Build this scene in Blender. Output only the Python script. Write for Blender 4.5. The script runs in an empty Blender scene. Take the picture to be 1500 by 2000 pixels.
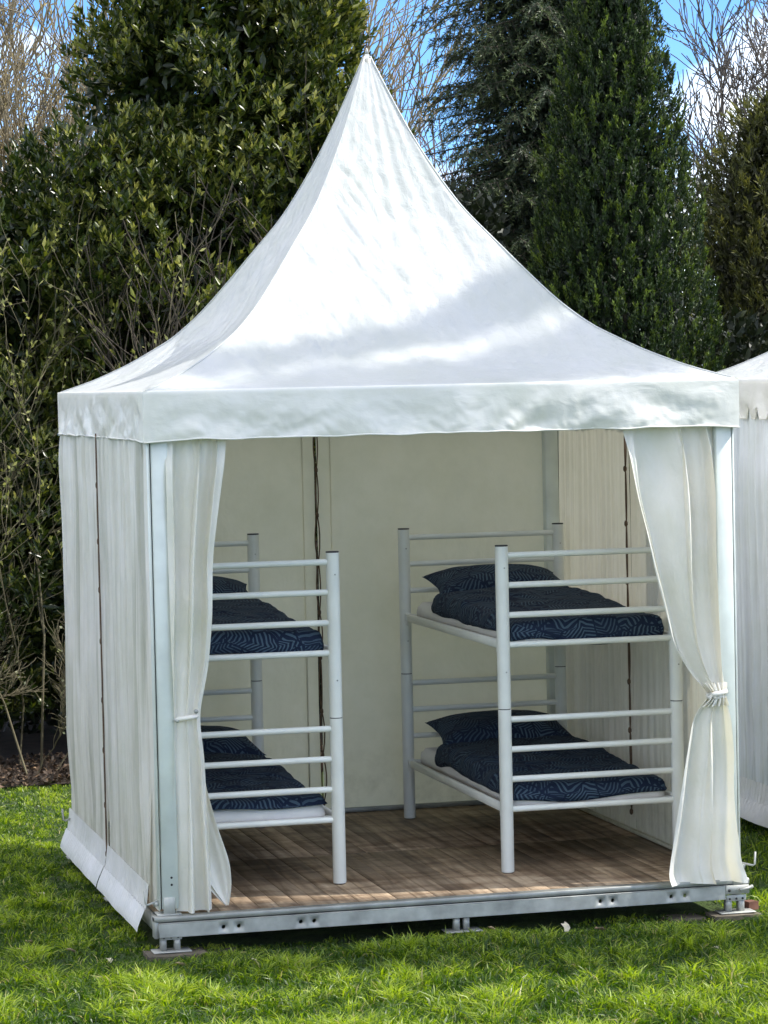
import bpy, bmesh, math, random
import numpy as np
from mathutils import Vector, Matrix, noise as mnoise

random.seed(7)
RNG = np.random.default_rng(11)
SC = bpy.context.scene
COL = SC.collection
PI = math.pi

# ------------------------------------------------------------------ camera
cam_d = bpy.data.cameras.new('camera')
cam = bpy.data.objects.new('camera', cam_d)
COL.objects.link(cam)
Rr = Vector((0.96968778, -0.2433257, -0.02232085))
Rd = Vector((-0.0323507, -0.03730167, -0.99878026))
Rf = Vector((0.24219631, 0.96922711, -0.04404273))
M = Matrix((Rr, -Rd, -Rf)).transposed().to_4x4()
M.translation = Vector((-2.33343861, -13.99691257, 2.57407902))
cam.matrix_world = M
cam_d.sensor_fit = 'VERTICAL'
cam_d.sensor_height = 24.0
cam_d.lens = 5693.5 / 2000 * 24.0
cam_d.clip_start = 0.1
cam_d.clip_end = 3000
SC.camera = cam
SC.render.resolution_x, SC.render.resolution_y = 768, 1024

# ------------------------------------------------------------------ light
SUN_EL = math.radians(50)
SUN_AZ = math.radians(-12)           # angle from +X towards -Y
S = Vector((math.cos(SUN_EL) * math.cos(SUN_AZ), math.cos(SUN_EL) * math.sin(SUN_AZ), math.sin(SUN_EL)))
sun_d = bpy.data.lights.new('sun', 'SUN')
sun = bpy.data.objects.new('sun', sun_d)
COL.objects.link(sun)
sun_d.energy = 3.3
sun_d.angle = math.radians(0.53)
sun_d.color = (1.0, 0.955, 0.88)
sun.rotation_euler = S.to_track_quat('Z', 'Y').to_euler()
sun.location = S * 60

W = bpy.data.worlds.new('World')
SC.world = W
W.use_nodes = True
nt = W.node_tree
nt.nodes.clear()
N = nt.nodes.new
L = nt.links.new
out = N('ShaderNodeOutputWorld')
bg = N('ShaderNodeBackground')
bg.inputs['Strength'].default_value = 0.15
sky = N('ShaderNodeTexSky')
sky.sky_type = 'NISHITA'
sky.sun_disc = False
sky.sun_elevation = SUN_EL
sky.sun_rotation = math.atan2(S.x, S.y)
sky.altitude = 1500
sky.air_density = 0.9
sky.dust_density = 0.0
sky.ozone_density = 3.0
tc = N('ShaderNodeTexCoord')
mp = N('ShaderNodeMapping')
mp.inputs['Scale'].default_value = (1, 1, 2.2)
mp.inputs['Location'].default_value = (-1.5108, 1.4975, -2.976)
cl = N('ShaderNodeTexNoise')
cl.inputs['Scale'].default_value = 3.6
cl.inputs['Detail'].default_value = 9
cl.inputs['Roughness'].default_value = 0.55
cr = N('ShaderNodeValToRGB')
cr.color_ramp.elements[0].position = 0.47
cr.color_ramp.elements[1].position = 0.60
mx = N('ShaderNodeMixRGB')
mx.inputs['Color2'].default_value = (12.9, 12.6, 11.7, 1)
L(tc.outputs['Generated'], mp.inputs['Vector'])
L(mp.outputs[0], cl.inputs['Vector'])
L(cl.outputs['Fac'], cr.inputs['Fac'])
L(cr.outputs['Color'], mx.inputs['Fac'])
hsv = N('ShaderNodeHueSaturation')
hsv.inputs['Saturation'].default_value = 1.0
tnt = N('ShaderNodeMixRGB')
tnt.blend_type = 'MULTIPLY'
tnt.inputs['Fac'].default_value = 1.0
tnt.inputs['Color2'].default_value = (0.43, 0.64, 0.90, 1)
L(sky.outputs[0], tnt.inputs['Color1'])
L(tnt.outputs[0], hsv.inputs['Color'])
L(hsv.outputs[0], mx.inputs['Color1'])
L(mx.outputs[0], bg.inputs['Color'])
L(bg.outputs[0], out.inputs['Surface'])

SC.view_settings.view_transform = 'Standard'
SC.view_settings.look = 'None'
SC.view_settings.gamma = 1.0
SC.view_settings.use_curve_mapping = False
SC.view_settings.exposure = 0.95
SC.cycles.max_bounces = 10
SC.cycles.diffuse_bounces = 6
SC.cycles.transmission_bounces = 6

# ------------------------------------------------------------------ helpers
def link(o, parent=None):
    COL.objects.link(o)
    if parent is not None:
        o.parent = parent
    return o

def tag(o, label=None, cat=None, group=None, kind=None):
    if label: o['label'] = label
    if cat: o['category'] = cat
    if group: o['group'] = group
    if kind: o['kind'] = kind
    return o

def thing(name, loc, label, cat, group=None, rz=0.0):
    o = bpy.data.objects.new(name, None)
    o.empty_display_size = 0.1
    o.location = loc
    o.rotation_euler = (0, 0, rz)
    COL.objects.link(o)
    return tag(o, label, cat, group)

def fmesh(name, V, tris=None, quads=None, mat=None, parent=None, smooth=False, tint=None, org=None, uv=None):
    """mesh object from numpy arrays; org is subtracted from V (the parent's base point)"""
    V = np.asarray(V, np.float32).reshape(-1, 3)
    if org is not None:
        V = V - np.asarray(org, np.float32)
    me = bpy.data.meshes.new(name)
    loops, starts, tot = [], [], 0
    if tris is not None and len(tris):
        t = np.asarray(tris, np.int32).reshape(-1, 3)
        loops.append(t.ravel()); starts.append(np.arange(len(t), dtype=np.int32) * 3); tot = len(t) * 3
    if quads is not None and len(quads):
        q = np.asarray(quads, np.int32).reshape(-1, 4)
        loops.append(q.ravel()); starts.append(tot + np.arange(len(q), dtype=np.int32) * 4)
    loops = np.concatenate(loops); starts = np.concatenate(starts)
    me.vertices.add(len(V)); me.vertices.foreach_set('co', V.ravel())
    me.loops.add(len(loops)); me.loops.foreach_set('vertex_index', loops)
    me.polygons.add(len(starts)); me.polygons.foreach_set('loop_start', starts)
    if smooth:
        me.polygons.foreach_set('use_smooth', np.ones(len(starts), bool))
    me.update(calc_edges=True)
    if tint is not None:
        a = me.attributes.new('tint', 'FLOAT', 'POINT')
        a.data.foreach_set('value', np.asarray(tint, np.float32))
    if uv is not None:
        l = me.uv_layers.new(name='UVMap')
        l.data.foreach_set('uv', np.asarray(uv, np.float32)[loops].ravel())
    if mat is not None:
        me.materials.append(mat)
    o = bpy.data.objects.new(name, me)
    return link(o, parent)

class MB:
    """collects boxes, tubes and grids into one mesh"""
    def __init__(s): s.V = []; s.Q = []; s.T = []; s.n = 0
    def add(s, V, Q=(), T=()):
        V = np.asarray(V, float).reshape(-1, 3)
        s.V.append(V)
        if len(Q): s.Q.append(np.asarray(Q) + s.n)
        if len(T): s.T.append(np.asarray(T) + s.n)
        s.n += len(V)
    def box(s, a, b, bev=0.0):
        x0, y0, z0 = a; x1, y1, z1 = b
        if bev <= 0:
            s.add([(x0,y0,z0),(x1,y0,z0),(x1,y1,z0),(x0,y1,z0),(x0,y0,z1),(x1,y0,z1),(x1,y1,z1),(x0,y1,z1)],
                  [(0,3,2,1),(4,5,6,7),(0,1,5,4),(1,2,6,5),(2,3,7,6),(3,0,4,7)])
        else:
            bm = bmesh.new(); bmesh.ops.create_cube(bm, size=1)
            for v in bm.verts:
                v.co = Vector(((x0+x1)/2 + v.co.x*(x1-x0), (y0+y1)/2 + v.co.y*(y1-y0), (z0+z1)/2 + v.co.z*(z1-z0)))
            bmesh.ops.bevel(bm, geom=bm.edges[:], offset=bev, segments=1, affect='EDGES')
            bm.verts.index_update()
            V = [v.co[:] for v in bm.verts]
            Q = [[v.index for v in f.verts] for f in bm.faces if len(f.verts) == 4]
            T = [[v.index for v in f.verts] for f in bm.faces if len(f.verts) == 3]
            s.add(V, Q, T); bm.free()
        return s
    def tube(s, pts, r, n=10, caps=True):
        pts = [Vector(p) for p in pts]
        m = len(pts)
        rr = r if hasattr(r, '__len__') else [r] * m
        V = []; Q = []; T = []
        up = None
        for i, p in enumerate(pts):
            d = (pts[min(i+1, m-1)] - pts[max(i-1, 0)]).normalized()
            if up is None:
                up = Vector((0,0,1)) if abs(d.z) < 0.9 else Vector((1,0,0))
            a = d.cross(up).normalized(); b = a.cross(d).normalized(); up = b
            for k in range(n):
                t = 2*PI*k/n
                V.append(p + (a*math.cos(t) + b*math.sin(t)) * rr[i])
        for i in range(m-1):
            for k in range(n):
                k2 = (k+1) % n
                Q.append((i*n+k, i*n+k2, (i+1)*n+k2, (i+1)*n+k))
        if caps:
            V.append(pts[0]); V.append(pts[-1]); c0 = m*n; c1 = m*n+1
            for k in range(n):
                k2 = (k+1) % n
                T.append((c0, k2, k)); T.append((c1, (m-1)*n+k, (m-1)*n+k2))
        s.add([v[:] for v in V], Q, T)
        return s
    def build(s, name, mat, parent=None, smooth=False, org=None):
        V = np.concatenate(s.V)
        Q = np.concatenate(s.Q) if s.Q else None
        T = np.concatenate(s.T) if s.T else None
        return fmesh(name, V, T, Q, mat, parent, smooth, org=org)

def autosmooth(o, ang=40):
    me = o.data
    me.polygons.foreach_set('use_smooth', np.ones(len(me.polygons), bool))
    try: me.set_sharp_from_angle(angle=math.radians(ang))
    except Exception: pass
    return o

def grid_faces(nu, nv):
    i, j = np.meshgrid(np.arange(nv-1), np.arange(nu-1), indexing='ij')
    a = i*nu + j
    return np.stack([a, a+1, a+nu+1, a+nu], -1).reshape(-1, 4)

def nz(x, y, z=0.0, s=1.0):
    return mnoise.noise(Vector((x*s, y*s, z*s)))
nzv = np.vectorize(lambda x, y, z: mnoise.noise(Vector((x, y, z))))

# ------------------------------------------------------------------ materials
def mat(name):
    m = bpy.data.materials.new(name); m.use_nodes = True
    m.node_tree.nodes.clear()
    return m, m.node_tree.nodes.new, m.node_tree.links.new

def ramp(n, stops):
    r = n('ShaderNodeValToRGB')
    e = r.color_ramp.elements
    while len(e) < len(stops): e.new(0.5)
    for k, (p, c) in enumerate(stops):
        e[k].position = p; e[k].color = (*c, 1)
    return r

def fabric(name, col=(0.80, 0.81, 0.81), trans=0.22, tcol=(0.78, 0.76, 0.60), dirt=0.25, bump=0.25, rough=0.42, stretch=(1,1,1), dirt_low=None, stripe=None):
    m, n, l = mat(name)
    o = n('ShaderNodeOutputMaterial'); b = n('ShaderNodeBsdfPrincipled'); t = n('ShaderNodeBsdfTranslucent'); mixs = n('ShaderNodeMixShader')
    tcn = n('ShaderNodeTexCoord'); mpn = n('ShaderNodeMapping'); mpn.inputs['Scale'].default_value = stretch
    n1 = n('ShaderNodeTexNoise'); n1.inputs['Scale'].default_value = 2.3; n1.inputs['Detail'].default_value = 8; n1.inputs['Roughness'].default_value = 0.65
    n2 = n('ShaderNodeTexNoise'); n2.inputs['Scale'].default_value = 9; n2.inputs['Detail'].default_value = 4
    n2.inputs['Distortion'].default_value = 0.35
    n3 = n('ShaderNodeTexNoise'); n3.inputs['Scale'].default_value = 260; n3.inputs['Detail'].default_value = 2
    d = [c * (1 - dirt) for c in col]
    rp = ramp(n, [(0.32, (d[0]*0.97, d[1]*0.99, d[2]*0.93)), (0.62, col)])
    l(tcn.outputs['Object'], n1.inputs['Vector']); l(n1.outputs['Fac'], rp.inputs['Fac'])
    l(tcn.outputs['Object'], mpn.inputs['Vector']); l(mpn.outputs[0], n2.inputs['Vector']); l(tcn.outputs['Object'], n3.inputs['Vector'])
    colout = rp.outputs['Color']
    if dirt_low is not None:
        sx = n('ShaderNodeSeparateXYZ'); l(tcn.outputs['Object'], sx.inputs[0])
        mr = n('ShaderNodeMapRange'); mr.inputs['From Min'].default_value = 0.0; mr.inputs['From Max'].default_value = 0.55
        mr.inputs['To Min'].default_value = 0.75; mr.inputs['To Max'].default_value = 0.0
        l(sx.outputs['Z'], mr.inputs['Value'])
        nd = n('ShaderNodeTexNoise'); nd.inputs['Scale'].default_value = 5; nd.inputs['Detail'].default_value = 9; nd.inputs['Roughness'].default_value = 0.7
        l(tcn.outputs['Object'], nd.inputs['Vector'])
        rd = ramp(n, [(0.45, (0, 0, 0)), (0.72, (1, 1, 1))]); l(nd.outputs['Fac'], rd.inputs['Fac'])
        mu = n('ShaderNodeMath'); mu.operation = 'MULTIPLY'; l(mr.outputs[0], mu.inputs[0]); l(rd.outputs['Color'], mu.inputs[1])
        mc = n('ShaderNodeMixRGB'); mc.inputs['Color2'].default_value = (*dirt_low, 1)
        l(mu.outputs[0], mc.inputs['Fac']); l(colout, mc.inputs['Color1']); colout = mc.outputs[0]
    if stripe is not None:  # vertical stain streaks in the colour, also standing in for pleat shading
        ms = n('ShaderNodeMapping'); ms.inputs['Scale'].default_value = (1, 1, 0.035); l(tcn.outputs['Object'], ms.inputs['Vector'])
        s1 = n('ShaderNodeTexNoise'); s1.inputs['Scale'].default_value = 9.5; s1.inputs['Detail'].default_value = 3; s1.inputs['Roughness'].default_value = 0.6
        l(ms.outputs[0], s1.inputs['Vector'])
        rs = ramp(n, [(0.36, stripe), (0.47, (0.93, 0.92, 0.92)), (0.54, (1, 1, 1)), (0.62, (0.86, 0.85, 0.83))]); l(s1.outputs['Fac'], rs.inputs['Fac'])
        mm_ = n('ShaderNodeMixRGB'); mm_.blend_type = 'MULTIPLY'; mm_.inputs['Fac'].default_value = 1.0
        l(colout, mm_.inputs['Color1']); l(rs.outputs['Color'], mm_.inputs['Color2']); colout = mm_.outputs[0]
    b1 = n('ShaderNodeBump'); b1.inputs['Strength'].default_value = bump; b1.inputs['Distance'].default_value = 0.03
    b2 = n('ShaderNodeBump'); b2.inputs['Strength'].default_value = 0.12; b2.inputs['Distance'].default_value = 0.002
    l(n2.outputs['Fac'], b1.inputs['Height']); l(n3.outputs['Fac'], b2.inputs['Height']); l(b1.outputs[0], b2.inputs['Normal'])
    l(b2.outputs[0], b.inputs['Normal']); l(b1.outputs[0], t.inputs['Normal'])
    b.inputs['Roughness'].default_value = rough
    l(colout, b.inputs['Base Color'])
    t.inputs['Color'].default_value = (*tcol, 1)
    mixs.inputs['Fac'].default_value = trans
    l(b.outputs[0], mixs.inputs[1]); l(t.outputs[0], mixs.inputs[2]); l(mixs.outputs[0], o.inputs['Surface'])
    return m

def simple(name, col, rough=0.5, metal=0.0, var=0.15, scale=12, bump=0.1, rnd=0.0):
    m, n, l = mat(name)
    o = n('ShaderNodeOutputMaterial'); b = n('ShaderNodeBsdfPrincipled')
    tcn = n('ShaderNodeTexCoord'); n1 = n('ShaderNodeTexNoise'); n1.inputs['Scale'].default_value = scale; n1.inputs['Detail'].default_value = 7
    rp = ramp(n, [(0.3, tuple(c*(1-var) for c in col)), (0.7, tuple(min(1, c*(1+var*0.5)) for c in col))])
    l(tcn.outputs['Object'], n1.inputs['Vector']); l(n1.outputs['Fac'], rp.inputs['Fac'])
    co = rp.outputs['Color']
    if rnd:
        oi = n('ShaderNodeObjectInfo'); hs = n('ShaderNodeHueSaturation'); mr = n('ShaderNodeMapRange')
        mr.inputs['To Min'].default_value = 1-rnd; mr.inputs['To Max'].default_value = 1+rnd
        l(oi.outputs['Random'], mr.inputs['Value']); l(mr.outputs[0], hs.inputs['Value']); l(co, hs.inputs['Color']); co = hs.outputs[0]
    l(co, b.inputs['Base Color'])
    b.inputs['Roughness'].default_value = rough; b.inputs['Metallic'].default_value = metal
    bp = n('ShaderNodeBump'); bp.inputs['Strength'].default_value = bump; bp.inputs['Distance'].default_value = 0.004
    n2 = n('ShaderNodeTexNoise'); n2.inputs['Scale'].default_value = scale*4; l(tcn.outputs['Object'], n2.inputs['Vector'])
    l(n2.outputs['Fac'], bp.inputs['Height']); l(bp.outputs[0], b.inputs['Normal'])
    l(b.outputs[0], o.inputs['Surface'])
    return m

def foliage(name, stops, rough=0.45, trans=0.3, tmul=1.3, spec=0.5):
    """leaf material: colour from the per-leaf 'tint' attribute"""
    m, n, l = mat(name)
    o = n('ShaderNodeOutputMaterial'); b = n('ShaderNodeBsdfPrincipled'); t = n('ShaderNodeBsdfTranslucent'); mixs = n('ShaderNodeMixShader')
    at = n('ShaderNodeAttribute'); at.attribute_name = 'tint'
    rp = ramp(n, stops); l(at.outputs['Fac'], rp.inputs['Fac'])
    l(rp.outputs['Color'], b.inputs['Base Color'])
    hs = n('ShaderNodeHueSaturation'); hs.inputs['Value'].default_value = tmul; hs.inputs['Saturation'].default_value = 1.15
    l(rp.outputs['Color'], hs.inputs['Color']); l(hs.outputs[0], t.inputs['Color'])
    b.inputs['Roughness'].default_value = rough
    b.inputs['Specular IOR Level'].default_value = spec
    mixs.inputs['Fac'].default_value = trans
    l(b.outputs[0], mixs.inputs[1]); l(t.outputs[0], mixs.inputs[2]); l(mixs.outputs[0], o.inputs['Surface'])
    return m

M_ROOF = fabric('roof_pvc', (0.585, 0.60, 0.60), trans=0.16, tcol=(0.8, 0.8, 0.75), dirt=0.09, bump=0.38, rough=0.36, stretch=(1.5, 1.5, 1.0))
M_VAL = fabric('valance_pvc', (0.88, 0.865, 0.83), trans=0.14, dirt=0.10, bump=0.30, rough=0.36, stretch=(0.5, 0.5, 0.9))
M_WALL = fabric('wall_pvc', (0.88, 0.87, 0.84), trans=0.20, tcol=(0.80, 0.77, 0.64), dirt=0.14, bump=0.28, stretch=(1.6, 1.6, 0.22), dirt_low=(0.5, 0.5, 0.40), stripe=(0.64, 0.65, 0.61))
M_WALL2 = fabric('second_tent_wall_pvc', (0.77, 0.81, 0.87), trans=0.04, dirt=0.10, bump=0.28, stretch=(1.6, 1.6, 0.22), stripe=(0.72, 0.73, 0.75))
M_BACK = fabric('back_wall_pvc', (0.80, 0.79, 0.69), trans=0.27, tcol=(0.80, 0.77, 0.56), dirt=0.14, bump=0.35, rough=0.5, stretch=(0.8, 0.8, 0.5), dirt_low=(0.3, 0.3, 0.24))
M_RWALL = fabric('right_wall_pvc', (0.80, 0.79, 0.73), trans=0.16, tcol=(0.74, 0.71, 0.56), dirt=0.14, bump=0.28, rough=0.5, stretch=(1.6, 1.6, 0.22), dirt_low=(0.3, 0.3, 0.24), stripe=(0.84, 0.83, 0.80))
M_CURT = fabric('curtain_pvc', (0.89, 0.88, 0.845), trans=0.22, tcol=(0.85, 0.76, 0.5), dirt=0.10, bump=0.42, rough=0.34, stretch=(1.3, 1.3, 0.6))
M_SKIRT = fabric('skirt_pvc', (0.80, 0.80, 0.83), trans=0.12, dirt=0.16, bump=0.4, rough=0.4, stretch=(2.5, 2.5, 0.6))
M_ALU = simple('weathered_aluminium', (0.34, 0.35, 0.33), 0.5, 0.5, 0.28, 9, 0.15)
M_POST = simple('anodised_post', (0.66, 0.71, 0.68), 0.5, 0.12, 0.12, 6, 0.08)
M_GALV = simple('galvanised_steel', (0.43, 0.44, 0.41), 0.55, 0.4, 0.35, 9, 0.3)
M_BED = simple('bed_paint_white', (0.74, 0.76, 0.72), 0.32, 0.0, 0.07, 7, 0.03)
M_DARK = simple('dark_plastic', (0.03, 0.03, 0.035), 0.5, 0, 0.2)
M_HOLE = simple('hole_shadowed_steel', (0.03, 0.03, 0.03), 0.8, 0.0, 0.2)
M_CORD = simple('brown_cord', (0.12, 0.075, 0.045), 0.8, 0, 0.4, 30, 0.3)
M_SHEET = fabric('bed_sheet', (0.76, 0.74, 0.73), trans=0.05, dirt=0.06, bump=0.35, rough=0.85, stretch=(1.5, 1.5, 1))
M_PAD = simple('weathered_pad_wood', (0.13, 0.11, 0.08), 0.85, 0, 0.45, 10, 0.6)
M_SLAT = simple('bed_slat_wood', (0.42, 0.30, 0.18), 0.6, 0, 0.2, 10, 0.2)
M_BARK = simple('bark', (0.10, 0.08, 0.06), 0.9, 0, 0.45, 14, 0.8)
M_TWIG = simple('twig_bark', (0.15, 0.13, 0.075), 0.85, 0, 0.4, 8, 0.3)
M_WTWIG = simple('willow_twig_bark', (0.28, 0.235, 0.15), 0.85, 0, 0.4, 3, 0.3)
M_TWIG_R = simple('pink_twig_bark', (0.24, 0.17, 0.14), 0.85, 0, 0.4, 3, 0.3)
M_TWIG_D = simple('dark_twig_bark', (0.11, 0.095, 0.08), 0.85, 0, 0.4, 3, 0.3)
M_DRY = simple('dry_leaf', (0.42, 0.31, 0.19), 0.7, 0, 0.4, 40, 0.4, rnd=0.35)
M_LAUREL = foliage('laurel_leaf', [(0.0, (0.012, 0.024, 0.007)), (0.38, (0.032, 0.050, 0.009)), (0.62, (0.14, 0.16, 0.030)), (1.0, (0.42, 0.41, 0.13))], 0.30, 0.25, 1.5)
M_BUD = foliage('bud_leaf', [(0, (0.12, 0.14, 0.035)), (1, (0.42, 0.42, 0.14))], 0.5, 0.35, 1.2)
M_CYP = foliage('cypress_spray', [(0, (0.006, 0.014, 0.004)), (0.52, (0.022, 0.045, 0.007)), (1, (0.20, 0.27, 0.034))], 0.55, 0.15, 1.4)
M_SPRUCE = foliage('spruce_needle', [(0, (0.012, 0.020, 0.010)), (0.55, (0.032, 0.054, 0.020)), (1, (0.15, 0.19, 0.065))], 0.5, 0.12, 1.3)
M_YEW = foliage('bronze_needle', [(0, (0.02, 0.022, 0.007)), (0.55, (0.080, 0.088, 0.020)), (1, (0.28, 0.27, 0.06))], 0.55, 0.18, 1.3)
M_HEDGE = foliage('hedge_leaf', [(0, (0.008, 0.013, 0.005)), (0.7, (0.018, 0.026, 0.010)), (1, (0.06, 0.07, 0.025))], 0.5, 0.1, 1.2)
M_GRASS = foliage('grass_blade', [(0, (0.022, 0.055, 0.010)), (0.5, (0.058, 0.116, 0.015)), (0.9, (0.34, 0.44, 0.05)), (1.0, (0.42, 0.38, 0.16))], 0.40, 0.45, 1.7)
M_LITTER = foliage('litter', [(0, (0.02, 0.014, 0.008)), (0.7, (0.07, 0.042, 0.024)), (1, (0.30, 0.20, 0.12))], 0.7, 0.1, 1.1)

def lawn_mat():
    m, n, l = mat('lawn_soil')
    o = n('ShaderNodeOutputMaterial'); b = n('ShaderNodeBsdfPrincipled')
    tcn = n('ShaderNodeTexCoord'); n1 = n('ShaderNodeTexNoise'); n1.inputs['Scale'].default_value = 7; n1.inputs['Detail'].default_value = 10
    rp = ramp(n, [(0.3, (0.028, 0.045, 0.010)), (0.55, (0.055, 0.095, 0.016)), (0.75, (0.09, 0.14, 0.025))])
    l(tcn.outputs['Object'], n1.inputs['Vector']); l(n1.outputs['Fac'], rp.inputs['Fac']); l(rp.outputs['Color'], b.inputs['Base Color'])
    b.inputs['Roughness'].default_value = 0.95
    bp = n('ShaderNodeBump'); bp.inputs['Distance'].default_value = 0.03
    n2 = n('ShaderNodeTexNoise'); n2.inputs['Scale'].default_value = 60; l(tcn.outputs['Object'], n2.inputs['Vector'])
    l(n2.outputs['Fac'], bp.inputs['Height']); l(bp.outputs[0], b.inputs['Normal']); l(b.outputs[0], o.inputs['Surface'])
    return m

def plank_mat():
    m, n, l = mat('deck_plank_wood')
    o = n('ShaderNodeOutputMaterial'); b = n('ShaderNodeBsdfPrincipled')
    geo = n('ShaderNodeNewGeometry'); oi = n('ShaderNodeObjectInfo')
    mpn = n('ShaderNodeMapping'); mpn.inputs['Scale'].default_value = (22, 1.6, 8)
    cm = n('ShaderNodeVectorMath'); cm.operation = 'ADD'
    cx = n('ShaderNodeCombineXYZ'); mu = n('ShaderNodeMath'); mu.operation = 'MULTIPLY'; mu.inputs[1].default_value = 13.0
    l(oi.outputs['Random'], mu.inputs[0]); l(mu.outputs[0], cx.inputs[1]); l(geo.outputs['Position'], cm.inputs[0]); l(cx.outputs[0], cm.inputs[1])
    l(cm.outputs[0], mpn.inputs['Vector'])
    g = n('ShaderNodeTexNoise'); g.inputs['Scale'].default_value = 1.0; g.inputs['Detail'].default_value = 8; g.inputs['Distortion'].default_value = 0.6
    l(mpn.outputs[0], g.inputs['Vector'])
    rp = ramp(n, [(0.25, (0.13, 0.090, 0.055)), (0.55, (0.38, 0.292, 0.200)), (0.8, (0.55, 0.45, 0.32))])
    l(g.outputs['Fac'], rp.inputs['Fac'])
    d = n('ShaderNodeTexNoise'); d.inputs['Scale'].default_value = 3.2; d.inputs['Detail'].default_value = 9; d.inputs['Roughness'].default_value = 0.72; d.inputs['Distortion'].default_value = 0.8
    mp2 = n('ShaderNodeMapping'); mp2.inputs['Scale'].default_value = (0.6, 1.7, 1); l(geo.outputs['Position'], mp2.inputs['Vector']); l(mp2.outputs[0], d.inputs['Vector'])
    rd = ramp(n, [(0.40, (0.40, 0.32, 0.26)), (0.52, (0.8, 0.76, 0.72)), (0.64, (1, 1, 1))]); l(d.outputs['Fac'], rd.inputs['Fac'])
    mm = n('ShaderNodeMixRGB'); mm.blend_type = 'MULTIPLY'; mm.inputs['Fac'].default_value = 0.85
    l(rp.outputs['Color'], mm.inputs['Color1']); l(rd.outputs['Color'], mm.inputs['Color2'])
    hs = n('ShaderNodeHueSaturation'); mr = n('ShaderNodeMapRange'); mr.inputs['To Min'].default_value = 0.72; mr.inputs['To Max'].default_value = 1.2
    l(oi.outputs['Random'], mr.inputs['Value']); l(mr.outputs[0], hs.inputs['Value']); l(mm.outputs[0], hs.inputs['Color'])
    l(hs.outputs[0], b.inputs['Base Color']); b.inputs['Roughness'].default_value = 0.72
    bp = n('ShaderNodeBump'); bp.inputs['Distance'].default_value = 0.004; bp.inputs['Strength'].default_value = 0.6
    l(g.outputs['Fac'], bp.inputs['Height']); l(bp.outputs[0], b.inputs['Normal']); l(b.outputs[0], o.inputs['Surface'])
    return m

def duvet_mat():
    """navy cotton printed with patches of pale diagonal strokes"""
    m, n, l = mat('navy_leaf_print')
    o = n('ShaderNodeOutputMaterial'); b = n('ShaderNodeBsdfPrincipled')
    uv = n('ShaderNodeUVMap'); uv.uv_map = 'UVMap'
    nd = n('ShaderNodeTexNoise'); nd.inputs['Scale'].default_value = 6; l(uv.outputs[0], nd.inputs['Vector'])
    ad = n('ShaderNodeMixRGB'); ad.blend_type = 'LINEAR_LIGHT'; ad.inputs['Fac'].default_value = 0.03
    l(uv.outputs[0], ad.inputs['Color1']); l(nd.outputs['Color'], ad.inputs['Color2'])
    vo = n('ShaderNodeTexVoronoi'); vo.distance = 'MANHATTAN'; vo.inputs['Scale'].default_value = 7.0; l(ad.outputs[0], vo.inputs['Vector'])
    ve = n('ShaderNodeTexVoronoi'); ve.feature = 'DISTANCE_TO_EDGE'; ve.inputs['Scale'].default_value = 7.0; l(ad.outputs[0], ve.inputs['Vector'])
    sp = n('ShaderNodeSeparateColor'); l(vo.outputs['Color'], sp.inputs[0])
    # angle: one of four diagonals
    def mth(op, a, bv=None):
        k = n('ShaderNodeMath'); k.operation = op
        if hasattr(a, 'links') or hasattr(a, 'is_linked'): l(a, k.inputs[0])
        else: k.inputs[0].default_value = a
        if bv is not None:
            if hasattr(bv, 'is_linked'): l(bv, k.inputs[1])
            else: k.inputs[1].default_value = bv
        return k.outputs[0]
    ang = mth('ADD', mth('MULTIPLY', mth('FLOOR', mth('MULTIPLY', sp.outputs[0], 4.0)), PI/4), PI/8)
    sx = n('ShaderNodeSeparateXYZ'); l(ad.outputs[0], sx.inputs[0])
    pr = mth('ADD', mth('MULTIPLY', sx.outputs[0], mth('COSINE', ang)), mth('MULTIPLY', sx.outputs[1], mth('SINE', ang)))
    # chevron bend inside the cell
    chev = mth('ABSOLUTE', mth('SUBTRACT', mth('MULTIPLY', sx.outputs[0], mth('SINE', ang)), mth('MULTIPLY', sx.outputs[1], mth('COSINE', ang))))
    pr2 = mth('ADD', pr, mth('MULTIPLY', mth('PINGPONG', chev, 0.11), 0.75))
    st = mth('SINE', mth('MULTIPLY', pr2, 2*PI*40))
    on = mth('GREATER_THAN', st, 0.30)
    edge = mth('GREATER_THAN', ve.outputs['Distance'], 0.035)
    msk = mth('MULTIPLY', on, edge)
    fade = mth('MULTIPLY', msk, mth('ADD', mth('MULTIPLY', sp.outputs[1], 0.5), 0.5))
    mc = n('ShaderNodeMixRGB'); mc.inputs['Color1'].default_value = (0.008, 0.016, 0.038, 1); mc.inputs['Color2'].default_value = (0.060, 0.098, 0.135, 1)
    l(fade, mc.inputs['Fac']); l(mc.outputs[0], b.inputs['Base Color'])
    b.inputs['Roughness'].default_value = 0.8
    b.inputs['Specular IOR Level'].default_value = 0.2
    nb = n('ShaderNodeTexNoise'); nb.inputs['Scale'].default_value = 9; nb.inputs['Detail'].default_value = 5; nb.inputs['Distortion'].default_value = 1.5
    l(uv.outputs[0], nb.inputs['Vector'])
    bp = n('ShaderNodeBump'); bp.inputs['Distance'].default_value = 0.03; bp.inputs['Strength'].default_value = 0.7
    l(nb.outputs['Fac'], bp.inputs['Height']); l(bp.outputs[0], b.inputs['Normal']); l(b.outputs[0], o.inputs['Surface'])
    return m
M_LAWN = lawn_mat(); M_PLANK = plank_mat(); M_DUVET = duvet_mat()
M_SOIL = simple('bed_soil', (0.035, 0.024, 0.016), 0.95, 0, 0.5, 9, 0.9)

GZ = -0.178      # level of the lawn (the tent's deck surface is z = 0)

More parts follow.
